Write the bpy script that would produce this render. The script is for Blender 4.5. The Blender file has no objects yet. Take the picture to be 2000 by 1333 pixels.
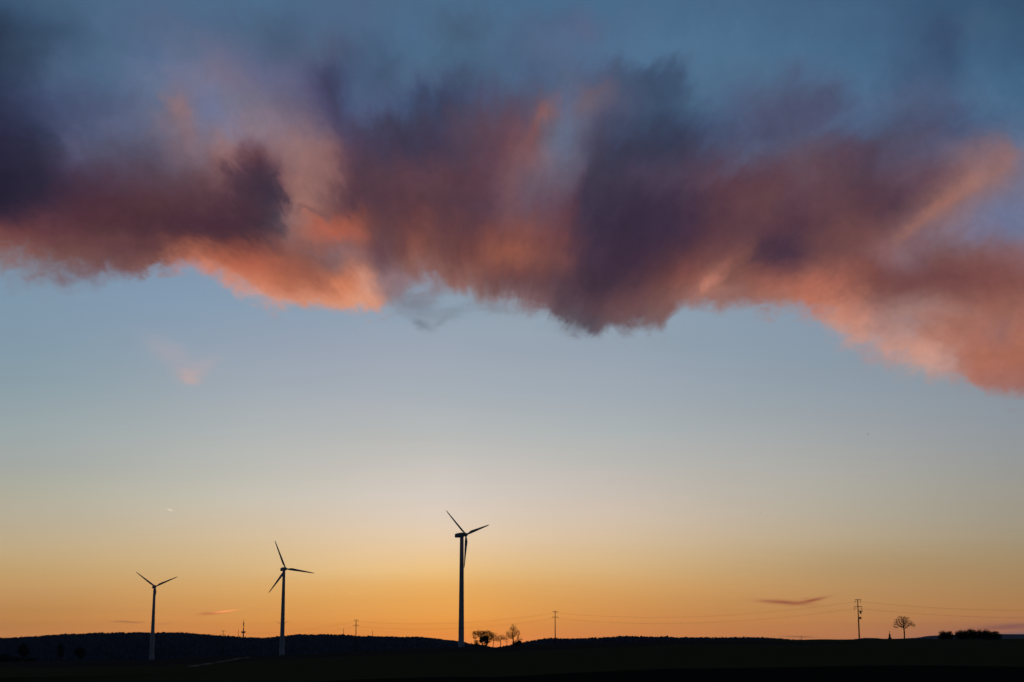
import bpy, math, random
import numpy as np
from mathutils import Vector

# ------------------------------------------------------------------ camera, sun, exposure
SC = bpy.context.scene
COL = SC.collection
FPX = 3111.0                       # focal length in pixels of a 2000 px wide frame (56 mm)
YH = 1262.0                        # eye level in that frame
TH = math.atan((YH - 666.5) / FPX)
EYE = 1.7
cam_d = bpy.data.cameras.new('camera')
cam_d.lens = 36.0 * FPX / 2000.0
cam_d.sensor_width = 36.0
cam_d.clip_start = 0.2
cam_d.clip_end = 120000.0
cam = bpy.data.objects.new('camera', cam_d)
COL.objects.link(cam)
cam.location = (0, 0, EYE)
cam.rotation_euler = (math.pi / 2 + TH, 0, 0)
SC.camera = cam
SC.view_settings.view_transform = 'Standard'
SC.view_settings.look = 'None'
SC.view_settings.exposure = 0.0
SC.view_settings.gamma = 1.0
SC.cycles.max_bounces = 5
SC.cycles.volume_bounces = 0

SUN_EL = math.radians(0.25)        # the sun is just going down behind the wooded hills
SUN_AZ = math.radians(-2.0)
sun_d = bpy.data.lights.new('sun', 'SUN')
sun_d.energy = 0.25
sun_d.angle = math.radians(0.5)
sun_d.color = (1.0, 0.55, 0.28)
sun = bpy.data.objects.new('sun', sun_d)
COL.objects.link(sun)
to_sun = Vector((math.sin(SUN_AZ) * math.cos(SUN_EL), math.cos(SUN_AZ) * math.cos(SUN_EL), math.sin(SUN_EL)))
sun.rotation_euler = to_sun.to_track_quat('Z', 'Y').to_euler()

# ------------------------------------------------------------------ pixel <-> world helpers (2000 x 1333 frame)
FW = np.array([0, math.cos(TH), math.sin(TH)])
UP = np.array([0, -math.sin(TH), math.cos(TH)])
def ray(x, y):
    d = FW + (x - 1000) / FPX * np.array([1.0, 0, 0]) + (666.5 - y) / FPX * UP
    return d / math.hypot(d[0], d[1])
def P(x, y, r):
    """point seen at pixel x, y standing r metres (horizontally) away"""
    d = ray(x, y)
    return Vector((d[0] * r, d[1] * r, EYE + d[2] * r))

# ------------------------------------------------------------------ sky colours
# cloud deck: rows of (height, [(x, r, g, b), ...]) in sRGB bytes, heights/x in the 2000 px frame
CL = {
0: "0:58,84,112 60:66,92,120 200:76,103,133 300:80,105,136 500:77,106,138 700:78,102,132 800:76,106,136 1000:74,106,138 1300:74,106,138 1500:72,102,134 1600:68,98,130 1700:66,96,128 1800:60,88,120 1900:57,86,118 2000:54,82,112",
50: "0:46,62,90 50:54,74,102 100:60,82,108 200:76,102,132 300:84,104,134 400:84,104,134 500:78,100,128 560:72,94,122 620:78,102,132 700:78,102,132 800:76,106,138 860:74,100,128 900:72,94,120 960:76,104,134 1100:80,100,132 1150:88,102,134 1200:78,106,138 1300:78,110,142 1400:76,108,140 1500:74,106,138 1600:72,102,134 1700:68,98,130 1800:62,88,120 1850:58,80,110 1900:64,92,122 2000:58,88,118",
100: "0:46,60,88 60:56,74,100 100:64,84,112 200:77,102,130 300:86,106,138 360:94,108,136 420:104,108,136 500:88,100,130 540:76,92,120 600:80,94,122 640:78,90,118 700:72,92,122 800:76,106,136 900:74,102,130 1000:76,100,130 1050:82,102,132 1100:84,104,136 1200:80,108,140 1300:80,112,144 1400:78,112,142 1500:76,108,140 1600:74,106,138 1700:70,102,134 1780:66,92,124 1850:60,82,114 1900:64,94,126 2000:60,90,122",
150: "0:48,60,92 60:58,72,102 100:70,90,118 200:78,102,132 300:96,112,142 350:108,114,144 400:118,116,144 450:116,110,136 500:104,104,134 560:92,98,128 600:84,86,118 650:64,70,102 700:72,92,122 750:70,88,116 800:76,98,128 860:72,90,118 900:68,84,112 950:74,96,124 1000:78,98,128 1050:76,92,122 1100:84,100,128 1150:84,92,120 1200:74,88,116 1260:62,80,108 1320:64,84,112 1360:78,108,138 1400:78,108,138 1500:78,106,136 1550:78,96,126 1600:78,100,130 1650:76,104,136 1700:76,106,138 1780:68,90,122 1850:64,88,120 1900:70,100,132 2000:66,98,130",
200: "0:46,52,88 60:56,66,100 100:68,80,112 200:78,90,120 260:88,100,130 300:98,108,136 340:134,112,126 380:112,114,144 400:112,118,152 460:116,114,138 500:118,112,132 560:108,100,124 600:96,90,116 650:68,68,102 700:78,92,124 760:74,88,120 800:66,80,112 850:60,70,102 900:66,74,104 950:78,82,110 1000:84,80,104 1030:90,78,98 1060:106,90,106 1085:106,98,120 1100:96,104,134 1140:108,98,114 1200:84,86,110 1260:66,80,108 1300:62,80,108 1360:68,90,118 1400:76,100,130 1460:78,92,122 1500:78,86,114 1600:76,82,110 1650:76,90,120 1700:80,104,136 1760:78,94,124 1820:76,90,120 1880:76,98,130 1940:76,106,138 2000:70,102,134",
250: "0:44,44,80 60:50,54,88 100:60,66,98 160:76,84,114 200:84,92,122 260:92,98,126 300:98,102,128 360:136,110,122 400:122,120,148 460:134,120,144 500:142,118,134 560:134,112,128 600:128,104,120 640:108,88,106 680:78,68,94 740:68,66,94 800:62,62,90 850:66,62,90 900:86,72,90 960:94,72,86 1000:100,74,88 1035:110,80,90 1060:108,92,108 1100:98,108,132 1140:94,94,118 1170:74,76,102 1200:66,72,100 1260:58,68,96 1320:56,64,94 1360:62,74,104 1400:70,84,114 1450:76,84,114 1500:76,80,108 1600:80,82,110 1650:78,90,120 1700:76,92,122 1760:76,84,112 1820:78,82,110 1880:78,86,116 1930:80,96,126 2000:84,106,136",
300: "0:40,38,68 60:48,46,76 100:60,58,86 140:78,76,104 200:84,84,108 260:84,80,102 300:90,82,100 350:112,94,110 400:128,104,118 440:156,112,116 470:118,82,92 500:92,62,72 530:134,96,104 560:150,110,116 600:156,112,114 650:142,98,102 680:100,72,86 720:76,62,82 800:64,56,80 860:70,58,80 900:82,64,80 960:96,68,82 1000:118,78,88 1030:132,90,98 1060:124,104,120 1100:98,104,128 1130:92,92,114 1165:66,64,88 1200:60,60,88 1260:56,56,84 1320:58,60,88 1400:76,72,96 1460:82,84,110 1500:82,82,108 1550:88,80,100 1600:92,76,92 1650:84,70,90 1700:76,66,86 1760:84,78,100 1820:90,84,108 1880:116,98,114 1920:140,106,116 1960:150,108,116 2000:110,112,138",
350: "0:38,34,60 60:46,40,66 100:58,46,68 150:70,54,74 200:78,60,78 300:84,64,78 380:94,70,80 430:104,72,80 460:84,60,72 500:66,50,66 535:70,54,70 560:142,96,98 600:162,110,106 650:146,96,94 675:106,72,80 700:86,60,70 760:84,60,72 800:90,62,74 860:96,66,76 900:90,62,74 950:98,68,80 1000:122,86,96 1040:110,90,106 1100:100,90,108 1135:88,74,92 1150:64,58,80 1200:62,56,78 1260:70,60,82 1320:76,64,84 1400:88,62,76 1500:92,64,76 1560:100,74,86 1600:100,72,82 1650:90,64,76 1700:82,60,74 1760:92,72,88 1800:104,80,94 1850:124,88,94 1900:150,104,104 1950:140,112,126 2000:118,114,140",
400: "0:44,36,58 60:56,42,60 100:66,46,62 200:78,50,62 300:82,54,62 400:82,54,64 480:74,50,62 530:64,52,66 550:76,58,70 565:150,102,100 600:172,112,102 640:132,86,86 680:94,62,70 720:84,58,68 800:92,60,68 850:90,60,68 900:82,58,70 950:92,64,76 1000:114,80,90 1040:104,78,92 1080:100,72,86 1120:88,62,76 1150:64,54,76 1200:60,50,74 1250:58,46,70 1300:62,48,70 1350:72,54,72 1400:84,58,70 1450:96,64,72 1500:98,66,72 1540:88,60,72 1600:94,64,74 1650:96,66,74 1700:88,60,70 1750:84,62,74 1800:110,78,84 1850:140,98,100 1900:128,112,132 1950:114,116,146 2000:112,118,150",
450: "0:112,66,68 60:104,62,66 100:98,60,66 160:88,54,62 200:84,54,60 300:78,50,60 400:76,50,60 450:74,48,58 500:78,54,62 545:92,72,80 570:140,98,98 600:182,100,84 650:192,92,70 700:172,86,70 735:112,70,70 760:96,66,70 800:112,66,66 835:124,74,70 870:104,64,66 900:98,62,66 950:120,70,70 1000:132,76,72 1050:124,74,74 1100:100,64,72 1130:80,56,70 1160:60,48,68 1200:56,44,66 1300:60,46,68 1340:72,50,68 1400:88,58,68 1450:92,62,70 1500:88,58,70 1550:82,56,68 1600:96,64,70 1650:108,70,72 1700:114,74,76 1750:124,84,88 1800:128,96,108 1850:132,110,126 1900:120,114,142 1950:110,112,144 2000:112,116,146",
500: "0:142,98,94 50:136,92,88 100:124,84,82 160:118,80,78 200:112,74,76 250:106,70,72 300:116,74,72 340:160,90,76 400:198,102,74 450:192,94,68 500:180,86,66 550:156,82,68 600:144,88,82 650:140,98,100 700:152,96,92 730:120,82,88 760:108,76,82 800:138,84,76 830:144,86,76 870:122,78,74 900:112,68,66 940:136,78,70 980:156,84,70 1010:156,84,70 1050:128,76,70 1100:112,70,72 1130:80,56,70 1160:66,50,68 1200:62,46,64 1250:64,46,64 1300:76,52,64 1350:94,60,66 1400:110,70,72 1450:112,72,72 1490:80,56,68 1540:74,52,68 1580:100,66,72 1620:118,74,74 1680:124,78,78 1720:138,92,96 1760:138,102,112 1800:120,84,92 1850:120,78,78 1900:130,84,84 1950:134,92,98 2000:136,96,104",
550: "0:132,118,132 60:134,112,122 100:130,106,114 160:124,96,106 200:128,94,98 280:140,96,96 300:170,116,106 360:220,140,122 420:230,140,112 470:226,128,94 520:216,116,82 560:196,102,72 600:176,92,70 640:190,104,78 680:226,124,84 715:220,134,104 740:160,118,122 780:146,114,122 830:152,112,114 870:150,102,98 900:152,100,94 930:140,92,88 960:118,78,78 1000:110,72,74 1050:104,70,74 1100:86,62,72 1150:66,50,64 1200:68,50,64 1250:84,58,68 1300:106,68,68 1340:150,84,76 1370:168,98,84 1400:170,102,88 1430:144,90,80 1480:154,88,78 1540:176,98,82 1600:196,106,84 1650:156,86,74 1700:132,76,72 1760:120,74,74 1850:122,74,74 1950:136,78,74 2000:142,84,78",
600: "0:132,124,140 300:170,130,126 480:232,160,140 520:228,152,130 600:226,142,110 660:234,144,108 720:236,150,116 745:224,144,116 770:136,118,128 850:128,122,132 950:150,124,126 1000:142,112,116 1050:124,94,98 1100:88,70,80 1150:84,64,74 1200:100,72,78 1250:116,80,82 1300:128,88,86 1360:160,112,106 1450:160,108,100 1520:184,120,104 1580:204,116,92 1620:206,122,98 1680:196,118,98 1720:176,118,108 1780:166,120,116 1850:172,112,100 1930:166,98,84 2000:164,98,86",
650: "0:132,124,140 1000:140,120,126 1090:106,98,106 1150:94,88,98 1200:112,98,106 1300:130,110,114 1500:180,140,134 1600:200,150,140 1660:212,144,128 1700:206,144,130 1740:196,140,130 1780:186,138,134 1810:186,124,110 1850:178,108,92 1900:182,108,90 1950:168,106,98 2000:184,108,88",
700: "0:132,124,140 1600:190,146,142 1680:186,142,144 1730:206,144,132 1780:224,146,122 1820:216,150,132 1860:196,140,130 1890:188,112,94 1940:192,108,84 2000:184,104,82",
750: "0:132,124,140 1700:170,146,150 1780:196,152,144 1840:196,146,138 1890:184,128,120 1930:180,112,100 2000:170,104,94",
800: "0:132,124,140 1700:170,146,150 1900:176,130,126 2000:168,116,110",
}
# clear sky under and behind the deck
SK = {
480: "0:118,142,166 300:122,146,172 700:128,150,176 1100:134,150,174 1500:126,144,168 2000:120,136,156",
540: "0:124,148,170 300:128,150,176 700:136,156,178 1100:142,158,178 1500:132,150,172 2000:124,140,158",
620: "0:128,152,172 300:134,156,178 700:142,160,180 1000:148,164,180 1400:140,158,176 1600:136,152,172 2000:130,146,160",
700: "0:132,152,168 110:134,155,170 480:148,162,178 850:152,166,180 1220:148,162,177 1650:136,152,168 2000:130,144,158",
785: "0:142,158,166 110:144,160,168 480:160,171,180 850:164,175,183 1220:160,169,178 1650:146,157,166 2000:136,145,156",
850: "0:154,163,166 110:157,165,168 480:173,178,180 850:180,183,184 1220:173,177,177 1650:155,161,163 2000:139,146,151",
910: "0:162,164,160 110:165,167,163 480:181,181,175 850:192,188,182 1220:182,179,172 1650:162,162,156 2000:144,146,143",
970: "0:174,168,150 110:178,173,156 480:190,184,169 850:202,193,181 1220:190,180,166 1650:166,160,145 2000:147,144,131",
1010: "0:182,170,146 110:185,174,150 480:198,184,160 850:209,195,176 1220:196,181,159 1650:169,156,136 2000:150,141,122",
1045: "0:188,170,136 110:192,174,140 480:204,184,148 850:217,196,163 1220:201,180,148 1650:173,153,125 2000:155,139,112",
1080: "0:194,168,124 110:198,171,127 480:209,179,131 850:224,188,140 1220:204,173,129 1650:178,149,111 2000:159,135,99",
1112: "0:197,162,108 110:200,165,112 480:211,171,114 850:227,178,110 1220:207,164,110 1650:181,144,100 2000:163,131,90",
1148: "0:195,150,98 110:199,153,99 480:213,161,96 850:228,166,88 1220:209,154,92 1650:184,138,90 2000:166,126,84",
1200: "0:182,129,80 110:186,131,80 300:200,140,84 480:208,145,82 600:216,150,82 900:230,157,80 1100:214,146,80 1220:206,140,80 1400:192,133,81 1700:180,126,82 2000:170,118,78",
1235: "0:184,124,80 300:202,130,78 600:212,134,70 900:226,140,64 1100:208,130,74 1400:192,122,78 1700:178,116,84 1900:160,104,88 2000:148,98,92",
1262: "0:190,122,82 300:200,126,78 600:208,124,66 900:230,134,72 1000:226,130,76 1400:190,118,78 1700:170,110,84 2000:110,96,106",
1300: "0:120,84,66 900:150,94,60 2000:90,76,80",
}
EDGE = [(-300,500,26),(0,518,34),(60,528,34),(100,536,32),(140,546,28),(175,540,24),(210,538,20),(245,541,12),(283,541,8),(302,528,9),(345,519,10),(385,518,12),(420,536,14),(455,558,14),(500,578,12),(530,594,9),(580,597,7),(640,600,7),(700,604,7),(735,608,6),(752,600,10),(775,584,24),(800,566,26),(840,560,20),(870,560,10),(905,563,10),(940,578,12),(980,592,14),(1040,606,14),(1080,618,11),(1105,640,10),(1140,640,10),(1172,654,9),(1195,636,10),(1230,638,12),(1260,642,12),(1300,634,11),(1318,606,10),(1350,594,9),(1390,602,9),(1440,600,10),(1500,600,12),(1560,600,12),(1590,606,14),(1620,636,30),(1660,660,32),(1700,686,32),(1750,708,30),(1800,726,24),(1860,742,12),(1893,738,8),(1903,748,8),(1925,764,11),(1960,772,12),(2000,776,12),(2300,790,20)]
# soft strokes laid over the deck: x, y, half length, half width, angle deg (up to the right), colour, strength
STROKES = [
 (860,265,150,70,0,(68,60,82),.3),(850,360,150,60,0,(84,61,72),.3),(1600,350,170,50,10,(90,70,82),.28),(850,440,110,36,0,(94,63,70),.22),
 (1840,402,80,15,36,(190,114,94),.55),(1905,352,70,17,32,(182,118,104),.55),(1780,448,50,10,38,(192,118,98),.45),(1955,318,50,18,14,(150,108,112),.45),
 (1870,420,70,10,36,(146,104,110),.3),(1770,372,110,16,33,(84,58,72),.4),
 (1545,478,52,18,54,(72,52,66),.4),(1620,430,90,12,34,(84,58,70),.35),(1490,500,26,26,60,(78,54,68),.25),
 (1378,556,34,9,38,(226,136,112),.7),(1410,534,26,8,48,(196,112,92),.45),(1420,520,34,10,55,(150,84,76),.35),(1330,430,60,60,70,(58,44,64),.25),
 (1450,585,70,9,2,(150,96,92),.3),(1600,540,110,14,4,(170,92,78),.3),
 (352,208,34,10,-38,(176,120,122),.5),(330,196,20,9,-40,(140,116,130),.4),(372,262,30,52,-78,(126,102,116),.2),(420,292,40,14,-25,(146,108,116),.3),
 (135,282,52,15,-48,(92,92,116),.45),(240,300,70,16,-20,(82,76,98),.3),
 (508,345,26,40,95,(68,50,62),.4),(542,390,10,44,92,(60,50,64),.35),(505,296,8,22,88,(112,76,86),.35),
 (598,372,60,20,72,(162,106,98),.3),(576,330,40,14,-50,(150,106,112),.3),(640,330,30,30,0,(150,104,104),.25),
 (630,413,74,6,3,(108,74,82),.5),(590,432,30,8,4,(168,112,112),.35),(610,476,90,9,-6,(138,92,92),.4),(650,496,70,8,-4,(150,110,116),.4),(560,515,60,7,-14,(160,82,68),.35),
 (1064,218,26,14,48,(170,98,90),.55),(1036,256,34,9,66,(144,86,86),.45),(1012,300,40,9,74,(122,80,88),.35),(1088,212,12,14,20,(128,98,108),.4),
 (1128,310,60,14,78,(96,92,110),.35),(1160,260,70,16,70,(84,80,104),.35),(1168,176,40,12,12,(112,90,102),.4),(1136,196,34,12,55,(104,92,108),.35),(1190,230,40,30,40,(76,80,106),.3),
 (1005,330,90,12,76,(124,88,96),.35),(1040,360,80,10,80,(106,86,98),.3),(960,330,90,12,70,(84,60,74),.3),
 (815,498,40,12,78,(160,86,70),.35),(850,470,50,10,-70,(118,72,68),.3),(790,480,46,10,80,(92,62,70),.35),(742,492,46,12,84,(98,68,76),.4),
 (1000,490,60,16,8,(172,86,64),.3),(880,420,110,40,70,(84,58,68),.35),(920,470,60,12,50,(104,66,68),.3),(1090,470,50,12,10,(120,70,72),.3),
 (660,436,52,14,-3,(198,94,66),.4),(480,500,110,12,-9,(206,100,66),.4),(600,556,80,12,-14,(214,120,84),.35),(670,590,70,11,-4,(240,154,114),.5),
 (470,545,74,9,-33,(196,152,156),.55),(540,585,50,7,-12,(226,152,132),.4),(712,560,36,11,-74,(212,152,136),.5),(768,560,36,18,60,(138,116,128),.4),
 (300,432,160,9,3,(80,48,58),.35),(440,455,110,9,2,(74,46,56),.35),(150,400,140,8,4,(76,48,60),.3),(220,470,160,9,-3,(108,68,70),.3),(480,418,70,6,3,(92,60,70),.35),
 (905,582,30,14,0,(142,158,178),.6),(1270,200,60,40,0,(62,80,108),.25),(1230,160,40,14,25,(66,86,112),.3),(1320,170,30,18,-50,(66,84,112),.3),
 (1850,60,26,70,10,(58,80,110),.3),(1810,150,24,50,20,(66,86,116),.3),(880,90,50,14,30,(68,88,114),.3),(940,60,40,12,50,(70,92,120),.3),(760,135,50,16,40,(62,82,108),.35),(540,70,40,16,-30,(70,90,116),.3),
 (700,320,60,22,-60,(70,56,76),.3),(650,170,26,14,-70,(62,62,94),.45),(664,220,40,12,-66,(66,64,92),.4),(820,200,60,12,35,(60,74,102),.3),(560,160,60,14,60,(100,96,124),.3),
 (1800,560,200,12,3,(120,72,70),.3),(1860,680,110,11,-28,(192,108,84),.35),(1720,668,70,9,-35,(224,148,124),.4),(1780,690,60,12,-20,(212,154,136),.4),
 (1840,650,60,8,-40,(200,118,92),.35),(1900,640,90,9,-20,(168,104,98),.35),(1940,690,50,10,-50,(168,100,92),.35),(1760,620,90,8,-12,(164,128,132),.35),(1850,600,60,9,-8,(158,112,112),.35),
 (1480,300,120,12,28,(86,92,118),.3),(1620,245,100,10,32,(86,106,136),.35),(1560,300,100,8,20,(100,84,104),.25),(1700,290,90,9,24,(84,66,84),.3),(1580,330,120,10,16,(102,70,80),.25),
 (1400,380,120,10,28,(84,58,72),.3),(1250,330,90,14,20,(82,70,92),.3),(1210,400,90,20,30,(58,48,70),.3),(1300,540,60,8,60,(96,60,66),.3),(1250,610,30,7,62,(98,70,78),.4),(1290,615,26,6,55,(128,84,82),.4)]
# wisps in the clear sky: x, y, half length, half width, angle, colour, strength
WISPS = [
 (812,596,44,24,-20,(114,118,130),.6),(850,574,50,16,25,(128,120,130),.5),(884,610,44,14,12,(120,128,140),.45),(965,600,50,15,-12,(120,122,134),.5),(822,634,22,9,-24,(108,116,126),.6),(860,630,20,6,30,(116,124,136),.4),
 (1120,648,40,12,-14,(116,120,132),.35),
 (372,730,26,16,0,(196,166,164),.5),(372,742,16,8,-8,(206,168,160),.5),(340,695,50,24,-28,(168,164,176),.55),(318,680,34,16,-20,(160,162,174),.4),(404,712,30,12,34,(174,166,174),.45),
 (1532,1177,44,4.2,-4,(150,84,62),.95),(1586,1173,28,3.2,12,(148,80,60),.95),(1500,1175,18,1.6,0,(160,100,76),.6),(1572,1169,10,1.2,4,(160,104,80),.5),
 (418,1198,26,2.2,6,(168,88,62),.9),(438,1195,24,1.9,7,(255,160,104),.95),(398,1197,8,1.2,6,(176,108,74),.5),
 (243,1215,24,1.5,-2,(140,94,70),.7),(268,1216,12,1.3,0,(146,96,72),.5),(318,1219,14,1.1,3,(160,104,72),.5),
 (332,996.5,5,1.1,-18,(238,224,206),.95),(735,1121,7,.9,-3,(236,196,140),.6),(690,1160,7,.9,-3,(236,186,120),.5),
 (1960,1226,60,5,3,(132,84,84),.7),(1990,1222,40,4,2,(122,80,88),.5),(1940,1233,50,2.5,0,(186,112,92),.4),
 (1560,1244,34,1.6,-2,(120,82,66),.7),(1990,1239,60,5,2,(116,96,110),.5)]

def _rows(tbl):
    ys = sorted(tbl)
    out = []
    for y in ys:
        xs, cs = [], []
        for tok in tbl[y].split():
            a, b = tok.split(':')
            xs.append(float(a)); cs.append([float(v) for v in b.split(',')])
        out.append((np.array(xs), np.array(cs)))
    return np.array(ys, float), out
_CY, _CR = _rows(CL)
_SY, _SR = _rows(SK)
def _look(ys, rows, x, y, smooth=True):
    grid = np.stack([np.stack([np.interp(x, r[0], r[1][:, k]) for k in range(3)], -1) for r in rows])   # rows, n, 3
    y = np.clip(y, ys[0], ys[-1] - 1e-3)
    i = np.clip(np.searchsorted(ys, y, side='right') - 1, 0, len(ys) - 2)
    t = (y - ys[i]) / (ys[i + 1] - ys[i])
    n = np.arange(len(x))
    p0 = grid[np.clip(i - 1, 0, None), n]; p1 = grid[i, n]; p2 = grid[i + 1, n]; p3 = grid[np.clip(i + 2, None, len(ys) - 1), n]
    if not smooth:
        return p1 + (p2 - p1) * t[:, None]
    t = t[:, None]
    c = .5 * (2 * p1 + (p2 - p0) * t + (2 * p0 - 5 * p1 + 4 * p2 - p3) * t * t + (3 * p1 - p0 - 3 * p2 + p3) * t ** 3)
    lo = np.minimum(p1, p2) - 3; hi = np.maximum(p1, p2) + 3
    return np.clip(np.clip(c, lo, hi), 1, 254)
def _strokes(c, x, y, lst):
    for (sx, sy, L, W, ang, col, k) in lst:
        a = math.radians(ang)
        dx, dy = x - sx, -(y - sy)
        u = dx * math.cos(a) + dy * math.sin(a)
        v = -dx * math.sin(a) + dy * math.cos(a)
        w = (k * np.exp(-(u / L) ** 2 * 1.3 - (v / W) ** 2 * 1.3))[:, None]
        c = c * (1 - w) + np.array(col, float) * w
    return c
def lin(c):
    c = np.asarray(c, float) / 255.0
    return np.where(c <= .04045, c / 12.92, ((c + .055) / 1.055) ** 2.4)
def dir_px(az, el):
    dx, dy, dz = np.sin(az) * np.cos(el), np.cos(az) * np.cos(el), np.sin(el)
    z = dy * FW[1] + dz * FW[2]
    return 1000 + FPX * dx / z, 666.5 - FPX * (dy * UP[1] + dz * UP[2]) / z

# ------------------------------------------------------------------ world shader
W = bpy.data.worlds.new('World')
SC.world = W
W.use_nodes = True
NT = W.node_tree
NT.nodes.clear()
class G:
    """tiny helper for building node expressions in one tree"""
    def __init__(s, nt): s.nt = nt
    def node(s, t, **kw):
        n = s.nt.nodes.new(t)
        for k, v in kw.items(): setattr(n, k, v)
        return n
    def put(s, sock, v):
        if isinstance(v, bpy.types.NodeSocket): s.nt.links.new(v, sock)
        else: sock.default_value = v
    def m(s, op, a, b=0.0, c=0.0, clamp=False):
        n = s.node('ShaderNodeMath', operation=op, use_clamp=clamp)
        s.put(n.inputs[0], a); s.put(n.inputs[1], b)
        s.put(n.inputs[2], c)
        return n.outputs[0]
    def v(s, op, a, b=(0, 0, 0), c=(0, 0, 0), scale=None):
        n = s.node('ShaderNodeVectorMath', operation=op)
        s.put(n.inputs[0], a)
        if scale is None:
            s.put(n.inputs[1], b)
            if op == 'MULTIPLY_ADD': s.put(n.inputs[2], c)
        else: s.put(n.inputs['Scale'], scale)
        return n.outputs[0]
    def comb(s, x, y, z):
        n = s.node('ShaderNodeCombineXYZ')
        for k, q in enumerate((x, y, z)): s.put(n.inputs[k], q)
        return n.outputs[0]
    def sep(s, a):
        n = s.node('ShaderNodeSeparateXYZ'); s.put(n.inputs[0], a)
        return n.outputs
    def noise(s, vec, scale, detail=3.0, rough=.5, color=False, dist=0.0):
        n = s.node('ShaderNodeTexNoise')
        s.put(n.inputs['Vector'], vec)
        n.inputs['Scale'].default_value = scale; n.inputs['Detail'].default_value = detail
        n.inputs['Roughness'].default_value = rough; n.inputs['Distortion'].default_value = dist
        return n.outputs['Color'] if color else n.outputs['Fac']
    def step(s, x, a, b):
        n = s.node('ShaderNodeMapRange', interpolation_type='SMOOTHSTEP')
        s.put(n.inputs[0], x); s.put(n.inputs[1], a); s.put(n.inputs[2], b)
        return n.outputs[0]
    def mix(s, f, a, b):
        n = s.node('ShaderNodeMix', data_type='RGBA', clamp_factor=True)
        s.put(n.inputs[0], f); s.put(n.inputs[6], a); s.put(n.inputs[7], b)
        return n.outputs[2]
g = G(NT)
dvec = g.node('ShaderNodeTexCoord').outputs['Generated']
dn = g.v('NORMALIZE', dvec)
dx, dy, dz = g.sep(dn)[0:3]
AZ = g.m('MULTIPLY', g.m('ARCTAN2', dx, dy), 180 / math.pi)      # degrees, + to the right
EL = g.m('MULTIPLY', g.m('ARCSINE', dz), 180 / math.pi)
AZR = 20.5                                                       # half width of the tables
def azt(a): return g.m('MULTIPLY_ADD', a, .5 / AZR, .5)
# cloud fibres fan out from a point low in the deck
fx = g.m('ADD', AZ, .7); fy = g.m('SUBTRACT', EL, 7.4)
fr = g.m('SQRT', g.m('ADD', g.m('MULTIPLY', fx, fx), g.m('MULTIPLY', fy, fy)))
fa = g.m('ARCTAN2', fy, fx)
fan = g.comb(g.m('MULTIPLY', fa, 3.2), g.m('MULTIPLY', fr, .16), 0.0)
flat = g.comb(AZ, EL, 3.0)
w1 = g.v('SUBTRACT', g.noise(flat, .33, 2, .5, True), (.5, .5, .5))
w2 = g.v('SUBTRACT', g.noise(g.v('ADD', flat, (7, 3, 1)), 1.1, 4, .6, True), (.5, .5, .5))
w3 = g.v('SUBTRACT', g.noise(fan, 2.2, 4, .55, True), (.5, .5, .5))
wx = g.sep(w1); wy = g.sep(w2); wz = g.sep(w3)
du = g.m('ADD', g.m('MULTIPLY_ADD', wx[0], .35, g.m('MULTIPLY', wy[0], .6)), g.m('MULTIPLY', wz[0], .55))
dv = g.m('ADD', g.m('MULTIPLY_ADD', wx[1], .35, g.m('MULTIPLY', wy[1], .42)), g.m('MULTIPLY', wz[1], .6))
fib = g.m('SUBTRACT', g.noise(g.comb(g.m('MULTIPLY', fa, 9.0), g.m('MULTIPLY', fr, .30), 4.0), 1.5, 5, .62), .5)
fk = g.m('MULTIPLY', g.m('MINIMUM', g.m('DIVIDE', 1.0, g.m('MAXIMUM', fr, .5)), 1.0), g.m('MULTIPLY', fib, g.m('MINIMUM', g.m('MULTIPLY', fr, .17), 2.1)))
du = g.m('MULTIPLY_ADD', fx, fk, du)
dv = g.m('MULTIPLY_ADD', fy, fk, dv)
CA = g.m('ADD', AZ, du)
CE = g.m('ADD', EL, dv)

HAZE = 2.6e-5
def haze_gain(el):
    L = min(24000.0, 330.0 / max(math.sin(math.radians(el)), 1e-3))   # air the sky is seen through
    return np.exp(HAZE * L * np.array([1.0, 1.0, .45]))
def table(fn, els, nx, a_node, e_node):
    """piecewise-linear table of colours over elevation rows, each row a curve over azimuth"""
    t = azt(a_node)
    vin = g.comb(t, t, t)
    acc = None
    for i, el in enumerate(els):
        azs = np.radians(np.linspace(-AZR, AZR, nx))
        c = np.clip(lin(fn(azs, np.full(nx, math.radians(el)))) * haze_gain(el) / 2.5, 0, 1)
        n = g.node('ShaderNodeRGBCurve')
        mp = n.mapping
        mp.extend = 'HORIZONTAL'
        for k in range(3):
            cu = mp.curves[k]
            cu.points[0].location = (0, float(c[0, k])); cu.points[1].location = (1, float(c[-1, k]))
            for j in range(1, nx - 1):
                cu.points.new(j / (nx - 1), float(c[j, k]))
        mp.update()
        if acc is not None:          # chained so that the rows are evaluated one after another
            vin = g.v('MULTIPLY_ADD', acc, (1e-9, 1e-9, 1e-9), vin)
            e_node = g.m('MULTIPLY_ADD', g.sep(acc)[0], 1e-9, e_node)
        g.put(n.inputs['Color'], vin)
        lo = els[i - 1] if i else el - 100; hi = els[i + 1] if i < len(els) - 1 else el + 100
        up = g.node('ShaderNodeMapRange'); g.put(up.inputs[0], e_node)
        up.inputs[1].default_value = lo; up.inputs[2].default_value = el
        dn_ = g.node('ShaderNodeMapRange'); g.put(dn_.inputs[0], e_node)
        dn_.inputs[1].default_value = el; dn_.inputs[2].default_value = hi
        dn_.inputs[3].default_value = 1.0; dn_.inputs[4].default_value = 0.0
        if i == 0: wgt = dn_.outputs[0]
        elif i == len(els) - 1: wgt = up.outputs[0]
        else: wgt = g.m('MULTIPLY', up.outputs[0], dn_.outputs[0])
        sc = g.v('SCALE', n.outputs[0], scale=wgt)
        acc = sc if acc is None else g.v('ADD', acc, sc)
    return g.v('SCALE', acc, scale=2.5)
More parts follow.
